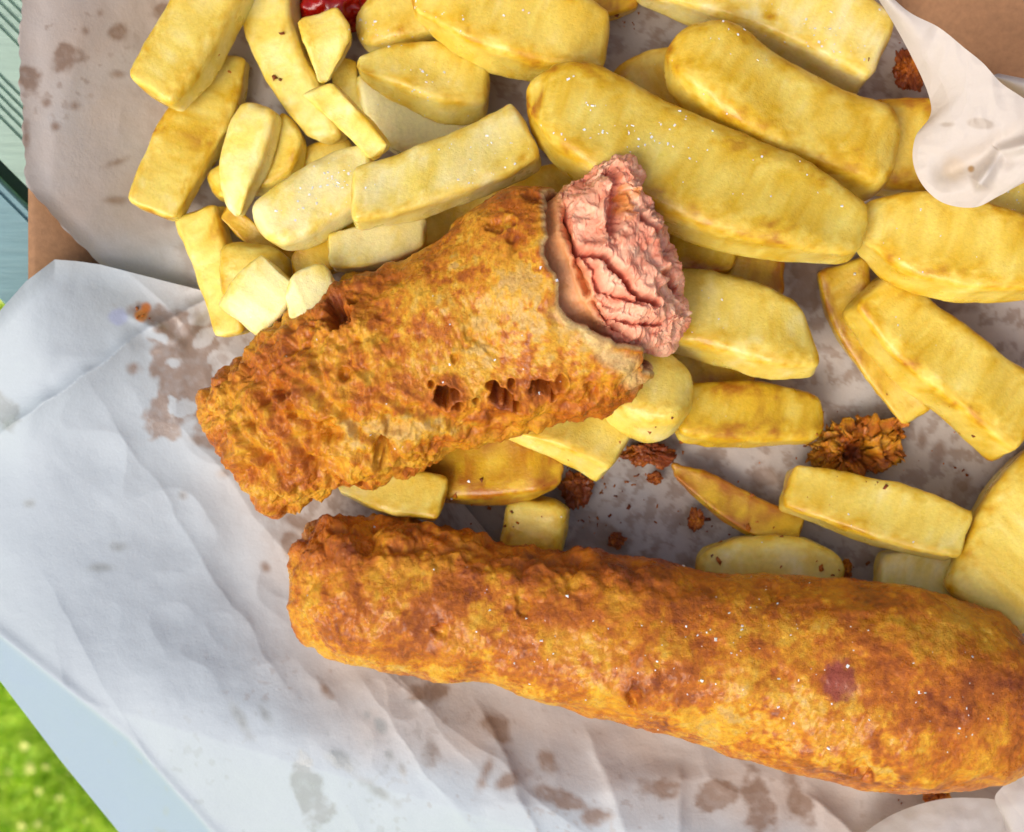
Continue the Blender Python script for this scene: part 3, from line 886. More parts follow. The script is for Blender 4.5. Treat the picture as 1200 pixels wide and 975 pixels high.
# ---- bitten sausage on top of the chips
bitten = tag(empty("battered_sausage"), "bitten battered sausage on top of the chips, pink meat showing at its torn end", "sausage", "battered sausages on the chips")
L2 = [(262, 520), (243, 478), (258, 446), (300, 415), (345, 366), (400, 332), (455, 314), (500, 288), (540, 250), (590, 222), (622, 213), (654, 218)]
R2 = [(268, 535), (290, 562), (320, 592), (352, 588), (392, 574), (440, 560), (492, 548), (540, 526), (600, 508), (668, 492), (724, 478), (762, 440)]
AX0, AX1 = np.array([262.0, 525.0]), np.array([735.0, 320.0])
ZA = ZB = 0
def ax_s(PX, PY):
    d = AX1 - AX0
    return ((PX - AX0[0]) * d[0] + (PY - AX0[1]) * d[1]) / (d @ d)
BIT_LOC = None
def bitten_sausage():
    global ZA, ZB, BIT_LOC
    n_t, nv = 560, 440
    t, C, D, cx, cz = outline_body(L2, R2, n_t, nv, 0.85, 2.15)
    kz = WC / 1200 * 0.84
    half = np.hypot(D[:, 0], D[:, 1])
    back = 0.15 * np.clip(cz, 0, 1) ** 0.7 * (1 - 0.85 * sm(0.15, 0.85, cx))
    T2 = t[:, None] * (1 - back[None, :] * sm(0.45, 1.0, t)[:, None])
    A2 = catmull(L2, T2.ravel()).reshape(T2.shape + (2,)); B2 = catmull(R2, T2.ravel()).reshape(T2.shape + (2,))
    C2, D2 = (A2 + B2) / 2, (B2 - A2) / 2 * 0.965
    PX = C2[..., 0] + D2[..., 0] * cx
    PY = C2[..., 1] + D2[..., 1] * cx
    hh = np.minimum(half, 116) * 0.9
    OZ = cz[None, :] * (hh * kz)[:, None]
    s = ax_s(PX, PY)
    ZA, ZB = settle(PX.ravel(), PY.ravel(), s.ravel(), OZ.ravel(), 0.975, brange=(0.004, 0.014))
    print("bitten sausage z", ZA, ZB, "top", ZA + ZB + OZ.max())
    zc = ZA + ZB * s
    x, y = px2w(PX, PY, zc)
    P = np.stack([x, y, zc + OZ], 2)
    N = grid_normals(P, True)
    ctr = P.mean((0, 1))
    if ((P - ctr) * N).sum() < 0: N = -N
    Q = P.reshape(-1, 3); px, py = PX.ravel(), PY.ravel()
    left = sm(520, 380, px - 0.25 * (py - 420))
    low = sm(-10, 60, py - (560 - 0.28 * (px - 400) - 60))
    rough = np.clip(0.18 + 0.85 * left + 0.55 * low + 0.2 * fbm(Q * 90, 2, 4), 0, 1)
    rough = rough * (1 - 0.7 * sm(1.2, 0.5, np.hypot((px - 590) / 75, (py - 350) / 90)))
    pits = [(405, 376, 17, 3.2), (421, 360, 8, 2.0), (528, 464, 16, 3.6), (590, 466, 13, 3.4), (577, 455, 7, 2.0), (634, 456, 14, 3.2), (655, 450, 9, 3.0), (540, 474, 8, 2.6), (606, 474, 7, 2.2), (560, 470, 5, 2.2), (648, 466, 6, 2.4), (510, 452, 6, 1.8), (600, 452, 5, 2.0), (415, 442, 10, 1.6), (536, 423, 6, 1.0),
            (590, 275, 16, 1.1), (600, 290, 12, 1.1), (455, 523, 12, 2.0), (360, 480, 10, 1.5), (350, 456, 12, 1.4), (400, 500, 14, 1.6), (560, 400, 20, 0.8), (470, 495, 14, 1.4), (690, 460, 9, 1.6), (620, 240, 10, 1.4)]
    d = relief(Q, px, py, 77, rough, pits)
    # long folds running round the craggy end
    for (ax_, ay, bx_, by, h, wd) in ((300, 450, 380, 560, 1.4, 9), (340, 440, 470, 545, 1.5, 9), (450, 470, 560, 520, 1.1, 8), (280, 500, 350, 580, 1.2, 8), (392, 350, 470, 318, 1.0, 8), (640, 270, 640, 400, 0.8, 10), (380, 520, 470, 500, 1.2, 8)):
        u, n_ = seg_dist(px, py, (ax_, ay), (bx_, by))
        n_ = n_ + 7 * fbm(Q * 260, 2, 8)
        h = h * 0.55
        n_ = n_ + 8 * fbm(Q * 120, 2, 18)
        fd_ = sm(-0.1, 0.15, u) * sm(1.1, 0.85, u)
        d = d + fd_ * MM * h * (np.exp(-(n_ / wd) ** 2) - 1.1 * np.exp(-((n_ - wd * 1.4) / (wd * 0.6)) ** 2)) * (OZ.ravel() > 0)
    f = np.clip(half / 40, 0.1, 1)[:, None]
    Pd = P + N * d.reshape(PX.shape)[:, :, None] * f[:, :, None]
    # torn rim: the last rings move along the axis unevenly, then turn inwards
    ang = np.arange(nv) / nv * 2 * math.pi
    endjit = fbm(np.stack([np.cos(ang) * 3.2, np.sin(ang) * 3.2, np.full(nv, 2.0)], 1), 5, 91) * 0.0035
    axw = Pd[-1].mean(0) - Pd[-40].mean(0)
    axw /= np.linalg.norm(axw)
    wgt = sm(len(t) - 60, len(t) - 1, np.arange(len(t)))[:, None, None]
    Pd = Pd + wgt * endjit[None, :, None] * axw
    patches = [(405, 376, 22, 20, 0, 0.9), (430, 340, 60, 16, 25, 0.7), (300, 420, 60, 26, 40, 0.3), (590, 350, 60, 70, 0, -0.65), (640, 400, 50, 30, -30, -0.75), (610, 340, 26, 60, 10, -0.35), (470, 500, 60, 16, 5, -0.9),
               (595, 275, 30, 40, 0, 0.75), (640, 228, 40, 14, 0, 0.6), (528, 464, 20, 18, 0, 0.9), (590, 466, 16, 18, 0, 0.9), (634, 458, 20, 14, 0, 0.8), (560, 500, 90, 12, 12, 0.3),
               (690, 470, 60, 18, 10, 0.35), (450, 400, 60, 30, 20, -0.1), (500, 350, 50, 40, 20, -0.3), (555, 430, 50, 16, -10, -0.7), (350, 500, 60, 60, 0, 0.22), (575, 240, 50, 16, 15, 0.25)]
    col = batter_colour(Q, 77, px, py, 0.32, patches)
    # pale doughy rim near the torn edge along the lower side
    u, n_ = seg_dist(px, py, (655, 372), (735, 440))
    fr = sm(18, 4, np.abs(n_) + 6 * fbm(Q * 400, 2, 12)) * sm(-0.2, 0.1, u) * sm(1.3, 1.0, u) * (OZ.ravel() > 0) * 0.75
    col = col * (1 - fr[:, None]) + lin(238, 212, 150) * fr[:, None]
    # inward lip rings
    rings, cols = [Pd], [col.reshape(PX.shape + (3,))]
    cen = Pd[-1].mean(0)
    dough = lin(236, 208, 150)
    for k_, (sc_, back) in enumerate(((0.965, -0.0006), (0.92, -0.0004), (0.87, 0.0008), (0.83, 0.0030), (0.80, 0.0040), (0.74, 0.0050), (0.6, 0.0054), (0.45, 0.0054), (0.3, 0.0054), (0.03, 0.0054))):
        rg = cen + (Pd[-1] - cen) * sc_ - axw * back
        if sc_ < 0.9:
            rg = rg + axw * (fbm(rg * 350, 3, 44) * 0.0016)[:, None]
        rings.append(rg[None]); 
        nn = fbm(rg * 500, 3, 40)[:, None]
        dk = 1.0 if sc_ > 0.95 else (0.4 if sc_ > 0.9 else 0.0)
        cols.append(((dough * dk + lin(170, 96, 60) * (1 - dk)) * (0.9 + 0.3 * nn))[None])
    PA = np.concatenate(rings, 0); CA = np.concatenate(cols, 0)
    BIT_LOC = ctr
    bitten.location = ctr
    V = PA.reshape(-1, 3) - ctr
    mesh_obj("batter", V, grid_faces(PA.shape[0], nv, True), M_BATTER, bitten, CA.reshape(-1, 3))
bitten_sausage()

def sausage_meat():
    # stations: L, R, top height (mm above the axis plane), bottom height
    st = [((560, 284), (630, 446), 11.5, -12), ((600, 262), (664, 430), 12.0, -12), ((628, 246), (692, 408), 12.0, -12), ((656, 226), (716, 412), 12.4, -12),
          ((686, 204), (742, 416), 12.6, -12), ((716, 184), (766, 412), 11.2, -11), ((741, 196), (784, 400), 8.4, -10), ((756, 236), (797, 386), 5.6, -9), ((782, 272), (804, 362), 2.4, -8), ((795, 314), (803, 336), -2.5, -6)]
    Ls = np.array([s_[0] for s_ in st], float); Rs = np.array([s_[1] for s_ in st], float)
    tb = np.array([(s_[2], s_[3]) for s_ in st], float)
    n_t, nv = 330, 330
    t = np.linspace(0, 1, n_t)
    a, b = catmull(Ls, t), catmull(Rs, t)
    zz = catmull(tb, t)
    C, D = (a + b) / 2, (b - a) / 2
    ph = np.linspace(0, 2 * math.pi, nv, endpoint=False)
    cx = np.sign(np.cos(ph)) * np.abs(np.cos(ph)) ** (2 / 2.2)
    cz = np.sign(np.sin(ph)) * np.abs(np.sin(ph)) ** (2 / 2.2)
    PX = C[:, :1] + D[:, :1] * cx
    PY = C[:, 1:] + D[:, 1:] * cx
    OZ = ((zz[:, :1] + zz[:, 1:]) / 2 + (zz[:, :1] - zz[:, 1:]) / 2 * cz[None, :]) * MM
    s = ax_s(C[:, :1], C[:, 1:]) * np.ones_like(PX)
    zc = ZA + ZB * np.minimum(s, 1.0)
    x, y = px2w(PX, PY, zc)
    P = np.stack([x, y, zc + OZ], 2)
    N = grid_normals(P, True)
    ctr = P[40:200].mean((0, 1))
    if ((P - ctr) * N)[40:200].sum() < 0: N = -N
    Q = P.reshape(-1, 3); px, py = PX.ravel(), PY.ravel()
    tx = np.interp(py, [180, 235, 262, 300, 340, 395, 420], [668, 658, 660, 668, 690, 706, 712])
    torn = sm(-9, 9, px - tx + 8 * fbm(Q * 240, 3, 55)) * 1.0
    warp = np.stack([perlin(Q * 300 + 3), perlin(Q * 300 + 40), perlin(Q * 300 + 80)], 1) * 0.0022
    W = Q + warp
    w1 = worley(W * np.array([190, 190, 260]) + 5, 3)
    w2 = worley(W * 420 + 5, 6)
    rd = fbm(W * 210, 4, 7, 0.6, True)
    fn = fbm(Q * 900, 4, 8, 0.6)
    W2 = Q + warp * 0.7 + 0.0006 * np.stack([perlin(Q * 900 + 3), perlin(Q * 900 + 40), perlin(Q * 900 + 80)], 1)
    def terrace(h, n_):
        q = h * n_
        f_ = q - np.floor(q)
        return (np.floor(q) + sm(0.38, 0.62, f_)) / n_ + 0.25 * f_ / n_
    W3 = Q + 2.0 * warp
    # tears are laid out across the bite face and stand up out of it
    F2 = np.stack([Q[:, 0], Q[:, 1], Q[:, 2] * 0.25], 1)
    wp = np.stack([perlin(F2 * 220 + 3), perlin(F2 * 220 + 40), 0 * px], 1) * 0.0022
    wp2 = np.stack([perlin(F2 * 700 + 3), perlin(F2 * 700 + 40), 0 * px], 1) * 0.0006
    F3 = F2 + wp + wp2
    rot = np.stack([F3[:, 0] * 0.75 - F3[:, 1] * 0.66, F3[:, 0] * 0.66 + F3[:, 1] * 0.75, F3[:, 2]], 1)
    h1 = fbm(rot * np.array([150, 90, 100]) + 2.5, 2, 61, 0.5)
    h2 = fbm(rot * np.array([330, 210, 200]) + 4.5, 3, 71, 0.5)
    grain = (0.6 - 1.2 * np.minimum(worley(F3 * 800, 28), 0.95) ** 2) * 0.00030 * (0.35 + sm(-0.1, 0.25, fbm(F2 * 250, 2, 88)))
    cell = worley_id(F3 * np.array([300, 300, 120]) + 1.3, 35) * 0.00045
    d = torn * (0.0042 * terrace(h1, 6) + 0.0011 * terrace(h2, 4) + grain + 0.6 * cell + 0.00025 * fn) + (1 - torn) * (0.0003 * fn + 0.0006 * fbm(Q * 200, 2, 9))
    deep = np.zeros_like(d)
    top = (OZ.ravel() > -0.009)
    for poly, wd, dep in (([(661, 250), (663, 285), (676, 305), (700, 312), (722, 330), (742, 352), (758, 362)], 5.0, 4.5),
                          ([(668, 300), (676, 325), (684, 350)], 3.5, 3.0), ([(772, 326), (782, 330), (790, 340)], 6, 4.0),
                          ([(716, 205), (722, 225), (722, 245), (716, 275)], 8, 2.6), ([(680, 312), (700, 345), (742, 362)], 3.5, 2.0), ([(700, 375), (735, 385), (770, 380)], 3, 1.6),
                          ([(690, 360), (715, 392), (745, 398)], 3, 1.6), ([(745, 262), (768, 290), (772, 312)], 3.5, 2.0)):
        dm = np.full_like(px, 1e9)
        for p0, p1 in zip(poly[:-1], poly[1:]):
            a0 = np.array(p0, float); v = np.array(p1, float) - a0
            u = np.clip(((px - a0[0]) * v[0] + (py - a0[1]) * v[1]) / (v @ v), 0, 1)
            dm = np.minimum(dm, np.hypot(px - a0[0] - u * v[0], py - a0[1] - u * v[1]))
        dm = dm + 3.0 * fn + 2 * rd
        g = sm(wd * 1.5, wd * 0.25, dm) * top
        d = d - dep * MM * g
        d = d + 0.5 * MM * np.exp(-((dm - wd * 2.2) / (wd)) ** 2) * top
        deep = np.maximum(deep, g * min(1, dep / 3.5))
    fade = np.clip(np.hypot(D[:, 0], D[:, 1]) / 40, 0.1, 1)[:, None]
    U = np.array([0.30, 0.12, 0.94]); U /= np.linalg.norm(U)
    mixw = (torn * sm(-0.3, 0.35, (N.reshape(-1, 3) @ U))).reshape(PX.shape)[:, :, None]
    DIR = N * (1 - mixw) * 0.8 + U * mixw
    Pd = P + DIR * d.reshape(PX.shape)[:, :, None] * fade[:, :, None]
    rag = (torn * (0.0016 * fbm(Q * 420, 4, 66, 0.6) + 0.0018 * fbm(Q * 180, 2, 67))).reshape(PX.shape)[:, :, None]
    Pd = Pd + N * np.array([1, 1, 0.2]) * rag * fade[:, :, None]
    # colour of ground meat: pink with paler fat and redder inside, orange skin
    pink, pale, red, skin = lin(240, 150, 118), lin(250, 198, 164), lin(206, 84, 66), lin(242, 168, 98)
    n1 = fbm(Q * 260 + 4, 4, 33); n2 = fbm(Q * 700, 3, 35)
    T = np.clip(0.45 + 0.9 * n1 + 0.7 * n2, 0, 1)[:, None]
    col = pale * T + pink * (1 - T)
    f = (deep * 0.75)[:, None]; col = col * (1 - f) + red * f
    blush = sm(1.2, 0.3, np.hypot((px - 742) / 22, (py - 288) / 18) + n2)[:, None] * 0.6
    col = col * (1 - blush) + lin(222, 122, 92) * blush
    orange = np.maximum(sm(1.2, 0.4, np.hypot((px - 731) / 11, (py - 240) / 22) + n2), sm(1.2, 0.5, np.hypot((px - 655) / 10, (py - 345) / 10) + n2))[:, None] * 0.8
    col = col * (1 - orange) + lin(214, 136, 48) * orange
    sk = (1 - torn)[:, None] * 0.8
    col = col * (1 - sk) + skin * (0.92 + 0.25 * n1[:, None]) * sk
    V = Pd.reshape(-1, 3) - np.array(BIT_LOC)
    o = mesh_obj("sausage_meat", V, grid_faces(n_t, nv, True), M_MEAT, bitten, col)
    return o
sausage_meat()

# ------------------------------------------------------------ crumbs of batter
def crumb(label, x, y, rx, ry, hmm, k, bias, cat="crumb"):
    nt_, nv = 70, 90
    th = np.linspace(0.02, math.pi - 0.02, nt_); ph = np.linspace(0, 2 * math.pi, nv, endpoint=False)
    D = np.stack([np.cos(th)[:, None] * np.ones(nv), np.sin(th)[:, None] * np.cos(ph), np.sin(th)[:, None] * np.sin(ph)], 2)
    lump = 1 + 1.1 * fbm(D.reshape(-1, 3) * 1.5 + k * 5, 5, k, 0.6).reshape(nt_, nv) + 0.20 * fbm(D.reshape(-1, 3) * 2.4 + k, 3, k + 1, 0.5).reshape(nt_, nv)
    D = D * lump[:, :, None]
    ix, iy = cells(np.array([x]), np.array([y]))
    zb = float(paper_z(x, y)) + 0.0018 if hmm < 9 else float(H[ix[0], iy[0]])
    zc = zb + hmm * MM * 0.45
    kk = WC / 1200 * (HC - zc) / HC
    cx_, cy_ = px2w(x, y, zc)
    V = np.stack([D[..., 0] * rx * kk, -D[..., 1] * ry * kk, D[..., 2] * hmm * MM * 0.45], 2).reshape(-1, 3)
    am = 0.0011 * min(1, rx / 24) * (2.0 if rx > 34 else 1)
    if rx > 34:
        aa = np.arctan2(V[:, 1], V[:, 0])
        V[:, :2] *= (1 + 0.34 * np.sin(2 * aa + 0.6) * 0.6 + 0.30 * fbm(np.stack([np.cos(aa) * 1.6, np.sin(aa) * 1.6, aa * 0], 1) + 3, 3, 5))[:, None]
    V = V + am * np.stack([1.6 * fbm(V * 330 + 9, 4, k + 2, 0.6), 1.6 * fbm(V * 330 + 29, 4, k + 3, 0.6), 0.9 * fbm(V * 420 + 49, 4, k + 4, 0.6)], 1)
    hole = sm(0.55, 0.2, np.hypot((V[:, 0]) / (rx * kk), (V[:, 1] + 0.2 * ry * kk) / (ry * kk)) + 0.2 * fbm(V * 500, 2, 3)) * (V[:, 2] > 0)
    if rx > 34:
        V[:, 2] -= hole * hmm * MM * 0.7
    col = batter_colour(V * 1.6 + k, 50 + k, V[:, 0] / kk, V[:, 1] / kk, bias, [(-4, -6, 14, 14, 0, 1.6)] if rx > 34 else ())
    o = mesh_obj("batter_crumb", V, grid_faces(nt_, nv, True), M_BATTER, None, col)
    o.location = (float(cx_), float(cy_), zc)
    tag(o, label, cat, "crumbs of fried batter on the paper")
crumb("largest orange-brown batter crumb, ragged, between chips at the right", 1004, 524, 40, 33, 5.5, 1, 0.4)
crumb("dark brown batter crumb tucked below the chips under the sausage's right tip", 760, 532, 24, 13, 4, 2, 1.2)
crumb("dark batter crumb left of the grey paper gap between the sausages", 677, 572, 17, 18, 3, 3, 1.1)
crumb("brown batter flake deep in the gap beneath the folded paper", 1068, 82, 16, 22, 5, 4, 1.3)
crumb("tiny brown crumb near the whole sausage's upper side, left of the pale chip", 722, 633, 9, 7, 2.5, 5, 1.2)
crumb("tiny orange crumb below the dark crumb in the paper gap", 768, 560, 8, 6, 2, 6, 1.0)
crumb("brown flake on the paper under the crescent chip", 870, 640, 16, 7, 2.5, 7, 1.1)
crumb("thin orange flake right of the large batter crumb", 1043, 495, 13, 5, 2.5, 8, 0.8)
crumb("orange batter flake hanging below the lower edge of the whole sausage", 1098, 930, 14, 12, 5, 9, 0.4)
crumb("small brown flake between crescent chip and square-ended chip", 815, 610, 8, 12, 2, 10, 1.1)
crumb("orange crumb by the short pale chip end", 990, 668, 8, 10, 3, 12, 0.5)

# ------------------------------------------------------------ ketchup
def ketchup():
    nt_, nv = 60, 80
    th = np.linspace(0.02, math.pi - 0.02, nt_); ph = np.linspace(0, 2 * math.pi, nv, endpoint=False)
    D = np.stack([np.cos(th)[:, None] * np.ones(nv), np.sin(th)[:, None] * np.cos(ph), np.sin(th)[:, None] * np.sin(ph)], 2)
    D = D * (1 + 0.5 * fbm(D.reshape(-1, 3) * 1.5 + 3, 3, 3).reshape(nt_, nv))[:, :, None]
    cxp, cyp = 390, 3
    ix, iy = cells(np.array([385, 400, 370]), np.array([8, 10, 6]))
    zc = float(H[ix, iy].mean()) + 0.0022
    kk = WC / 1200 * (HC - zc) / HC
    cx_, cy_ = px2w(cxp, cyp, zc)
    V = np.stack([D[..., 0] * 44 * kk, -D[..., 1] * 34 * kk, D[..., 2] * 0.0045], 2).reshape(-1, 3)
    o = mesh_obj("ketchup", V, grid_faces(nt_, nv, True), M_KETCHUP)
    o.location = (float(cx_), float(cy_), zc)
    tag(o, "glossy red ketchup dollop on the chips at the top edge", "ketchup")
ketchup()

# ------------------------------------------------------------ paper folded in over the chips (upper right) and rucked up (lower right)
def fold_patch(name, Lp, Rp, zL, zR, bulge, parent, nu=200, nv=150, relief_k=0.4, seed=0, tone=None):
    t = np.linspace(0, 1, nu)
    a, b = catmull(Lp, t), catmull(Rp, t)
    za = np.interp(t, np.linspace(0, 1, len(zL)), zL); zb = np.interp(t, np.linspace(0, 1, len(zR)), zR)
    u = np.linspace(0, 1, nv)[None, :]
    PX = a[:, :1] * (1 - u) + b[:, :1] * u
    PY = a[:, 1:] * (1 - u) + b[:, 1:] * u
    z = za[:, None] * (1 - u) + zb[:, None] * u + bulge * np.sin(math.pi * u) ** 1.0
    px, py = PX.ravel(), PY.ravel()
    p = np.stack([px / 60, py / 60, np.full_like(px, seed)], 1)
    z = z.ravel() + relief_k * (fbm(p, 3, seed + 3) * 3)
    return PX, PY, z

def make_flap():
    Lp = [(1006, -36), (1045, 24), (1076, 82), (1090, 118), (1089, 138), (1073, 160), (1070, 190), (1082, 218), (1106, 238), (1142, 243), (1172, 229), (1205, 212), (1262, 190)]
    Rp = [(1010, -40), (1060, 10), (1100, 32), (1130, 56), (1152, 74), (1172, 96), (1192, 110), (1212, 122), (1234, 132), (1256, 140), (1280, 150), (1300, 158), (1320, 168)]
    zL = [58, 50, 44, 42, 42, 42, 42, 42, 42, 42, 44, 46, 48]
    zR = [58, 54, 52, 52, 52, 52, 52, 52, 52, 52, 52, 52, 52]
    PX, PY, z = fold_patch("f", Lp, Rp, zL, zR, 1.6, None, 260, 200, 0.22, 2)
    px, py = PX.ravel(), PY.ravel()
    # a lip folded up along the right part, and a soft valley beside it
    u, n_ = seg_dist(px, py, (1148, 215), (1172, 178))
    u2, n2 = seg_dist(px, py, (1172, 178), (1240, 160))
    lip = 3.6 * np.exp(-(np.minimum(np.abs(n_) + 60 * np.maximum(0, np.maximum(-u, u - 1)), np.abs(n2) + 60 * np.maximum(0, -u2)) / 9) ** 2)
    val = -3.4 * np.exp(-(((px - 1142) * 0.35 + (py - 188) * 0.94) / 16) ** 2) * sm(1085, 1120, px) * sm(1200, 1165, px)
    low = 2.5 * sm(0, 28, (py - 178) * 0.9 + (px - 1176) * 0.5) * sm(1150, 1190, px)
    edge = -3.0 * sm(16, 0, py - 0) * 0
    crk = 0.22 * (1 - np.abs(perlin(np.stack([px / 34, py / 50, px * 0 + 0.5], 1), 8)) * 2.6) + 0.07 * (1 - np.abs(perlin(np.stack([px / 15, py / 19, px * 0 + 1.5], 1), 9)) * 2.6)
    z = (z + lip + val + low + crk) * MM
    x, y = px2w(px, py, z)
    col, g = paper_colour(px, py)
    # this corner is drier paper
    d = blobs(px, py, [(1150, 145, 17, 7, -8), (1110, 146, 10, 3, 0)], 2 * fbm(np.stack([px / 12, py / 12, px * 0], 1), 2, 4))
    g = sm(-1, 2, d)
    c = lin(230, 226, 222) * np.ones((len(px), 3))
    c = c * (1 - 0.6 * g[:, None]) + lin(170, 160, 150) * 0.6 * g[:, None]
    for sx, sy, r, cc, k in ((1138, 198, 4.5, lin(165, 120, 60), 0.9), (1118, 198, 16, lin(214, 196, 170), 0.5)):
        f = sm(1.2, 0.5, np.hypot(px - sx, py - sy) / r)[:, None] * k
        c = c * (1 - f) + cc * f
    o = mesh_obj("folded_corner", np.stack([x, y, z], 1), grid_faces(PX.shape[0], PX.shape[1], False), M_THIN, back_sheet, c, {"grease": g})
    # small second layer peeping out behind it
    Lp = [(1150, 92), (1180, 104), (1230, 130)]; Rp = [(1170, 86), (1200, 92), (1260, 104)]
    PX, PY, z = fold_patch("g", Lp, Rp, [45, 45, 45], [47, 47, 47], 1.5, None, 60, 30, 0.1, 5)
    z = z * MM; x, y = px2w(PX.ravel(), PY.ravel(), z)
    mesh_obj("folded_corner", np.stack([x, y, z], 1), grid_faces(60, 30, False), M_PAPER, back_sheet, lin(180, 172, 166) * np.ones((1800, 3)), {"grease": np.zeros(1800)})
make_flap()

def make_rucks():
    for k, (Lp, Rp, zL, zR, bl) in enumerate([
        ([(1000, 985), (1045, 955), (1095, 938), (1140, 935), (1178, 942), (1186, 975)], [(1010, 1060), (1050, 1060), (1090, 1060), (1130, 1060), (1160, 1060), (1190, 1060)], [10, 13, 15, 16, 17, 16], [14] * 6, 3.5),
        ([(1178, 990), (1176, 960), (1166, 938), (1172, 925), (1195, 908), (1250, 880)], [(1200, 1060), (1215, 1050), (1230, 1040), (1245, 1020), (1260, 1000), (1280, 980)], [17, 18, 19, 20, 22, 26], [16] * 6, 5.0)]):
        PX, PY, z = fold_patch("r", Lp, Rp, zL, zR, bl, None, 120, 80, 0.35, 8 + k)
        z = z * MM
        x, y = px2w(PX.ravel(), PY.ravel(), z)
        c = lin(208, 206, 206) * np.ones((len(z), 3))
        o = mesh_obj("rucked_fold", np.stack([x, y, z], 1), grid_faces(120, 80, False), M_THIN, front_sheet, c, {"grease": np.zeros(len(z))})
make_rucks()

# ------------------------------------------------------------ salt
def salt():
    V, F = [], []
    cubev = np.array([(a, b, c) for a in (-1, 1) for b in (-1, 1) for c in (-1, 1)], float)
    cubef = np.array([(0, 1, 3, 2), (4, 6, 7, 5), (0, 4, 5, 1), (2, 3, 7, 6), (0, 2, 6, 4), (1, 5, 7, 3)])
    dg = bpy.context.evaluated_depsgraph_get()
    zones = [(694, 122, 10, 10), (706, 155, 9, 12), (738, 158, 16, 16), (668, 92, 8, 6), (630, 150, 40, 14), (800, 160, 50, 16),
             (760, 150, 90, 70), (430, 30, 22, 34), (450, 30, 40, 16), (500, 105, 40, 40), (500, 20, 40, 26), (560, 10, 80, 26),
             (395, 215, 30, 60), (350, 240, 40, 26), (560, 180, 50, 50), (880, 20, 60, 50), (985, 45, 40, 60), (820, 380, 50, 26), (750, 790, 120, 80), (880, 760, 110, 120), (1000, 800, 120, 60), (1110, 830, 80, 50),
             (520, 680, 120, 40), (620, 740, 100, 40), (480, 400, 120, 26), (600, 440, 80, 18), (850, 480, 60, 10), (1050, 380, 60, 14), (1000, 590, 80, 22), (440, 510, 50, 10), (900, 240, 90, 30), (1080, 290, 80, 26), (1185, 245, 20, 16), (640, 330, 20, 8)]
    rr = random.Random(9)
    for zx, zy, sp, cnt in zones:
        for _ in range(int(cnt * (0.5 if sp < 60 else 0.35))):
            px = rr.gauss(zx, sp * 0.55); py = rr.gauss(zy, sp * 0.4)
            tx, ty = px2w(px, py, 0)
            o = Vector((0, 0, HC)); d = (Vector((float(tx), float(ty), 0)) - o).normalized()
            hit, loc, nrm, idx, ob, _m = sc.ray_cast(dg, o, d)
            if not hit or not ob or ob.name.split(".")[0] not in ("chip", "batter"):
                continue
            s = 0.00008 + abs(rr.gauss(0, 0.00011))
            s = min(s * 0.95, 0.00033)
            q = Vector((rr.gauss(0, 1), rr.gauss(0, 1), rr.gauss(0, 1), )).normalized().to_track_quat('Z', 'Y').to_matrix()
            A = np.array(q) * s * np.array([1, rr.uniform(0.6, 1), rr.uniform(0.5, 1)])
            base = len(V) * 8
            V.append(cubev @ A.T + np.array(loc + nrm * s * 0.5))
            F.append(cubef + base)
    o = mesh_obj("salt_grains", np.concatenate(V), np.concatenate(F), M_SALT, smooth=False)
    tag(o, "white salt grains scattered over the chips and batter", "salt", kind="stuff")
bpy.context.view_layer.update()
salt()

def fine_crumbs():
    V, F, K = [], [], []
    cubev = np.array([(a, b, c) for a in (-1, 1) for b in (-1, 1) for c in (-1, 1)], float)
    cubef = np.array([(0, 1, 3, 2), (4, 6, 7, 5), (0, 4, 5, 1), (2, 3, 7, 6), (0, 2, 6, 4), (1, 5, 7, 3)])
    dg = bpy.context.evaluated_depsgraph_get()
    rr = random.Random(21)
    for zx, zy, sp, cnt in ((1000, 530, 60, 34), (760, 545, 60, 34), (700, 590, 50, 24), (860, 620, 60, 22), (1075, 80, 30, 26), (1110, 530, 50, 10), (165, 370, 12, 5), (1080, 945, 50, 10), (560, 590, 50, 14), (985, 670, 30, 10), (300, 80, 30, 6), (740, 25, 20, 8)):
        for _ in range(cnt):
            px = rr.gauss(zx, sp * 0.6); py = rr.gauss(zy, sp * 0.45)
            tx, ty = px2w(px, py, 0)
            o = Vector((0, 0, HC)); d = (Vector((float(tx), float(ty), 0)) - o).normalized()
            hit, loc, nrm, idx, ob, _m = sc.ray_cast(dg, o, d)
            if not hit or not ob or ob.name.split(".")[0] not in ("chip", "sheet"):
                continue
            sz = min(0.00012 + abs(rr.gauss(0, 0.00022)), 0.0007)
            q = Vector((rr.gauss(0, 1), rr.gauss(0, 1), rr.gauss(0, 1))).normalized().to_track_quat('Z', 'Y').to_matrix()
            A = np.array(q) * sz * np.array([1, rr.uniform(0.5, 1), rr.uniform(0.3, 0.8)])
            jit = 1 + np.array([[rr.uniform(-0.4, 0.4)] for _ in range(8)])
            base = len(V) * 8
            V.append((cubev * jit) @ A.T + np.array(loc + nrm * sz * 0.4)); F.append(cubef + base)
            K.append(np.repeat((ORG * rr.uniform(0.5, 1.1) if rr.random() < 0.6 else DRK)[None], 8, 0))
    o = mesh_obj("fine_crumbs", np.concatenate(V), np.concatenate(F), M_BATTER, None, np.concatenate(K))
    tag(o, "fine orange and brown batter crumbs scattered on the paper and chips", "crumbs", kind="stuff")
fine_crumbs()

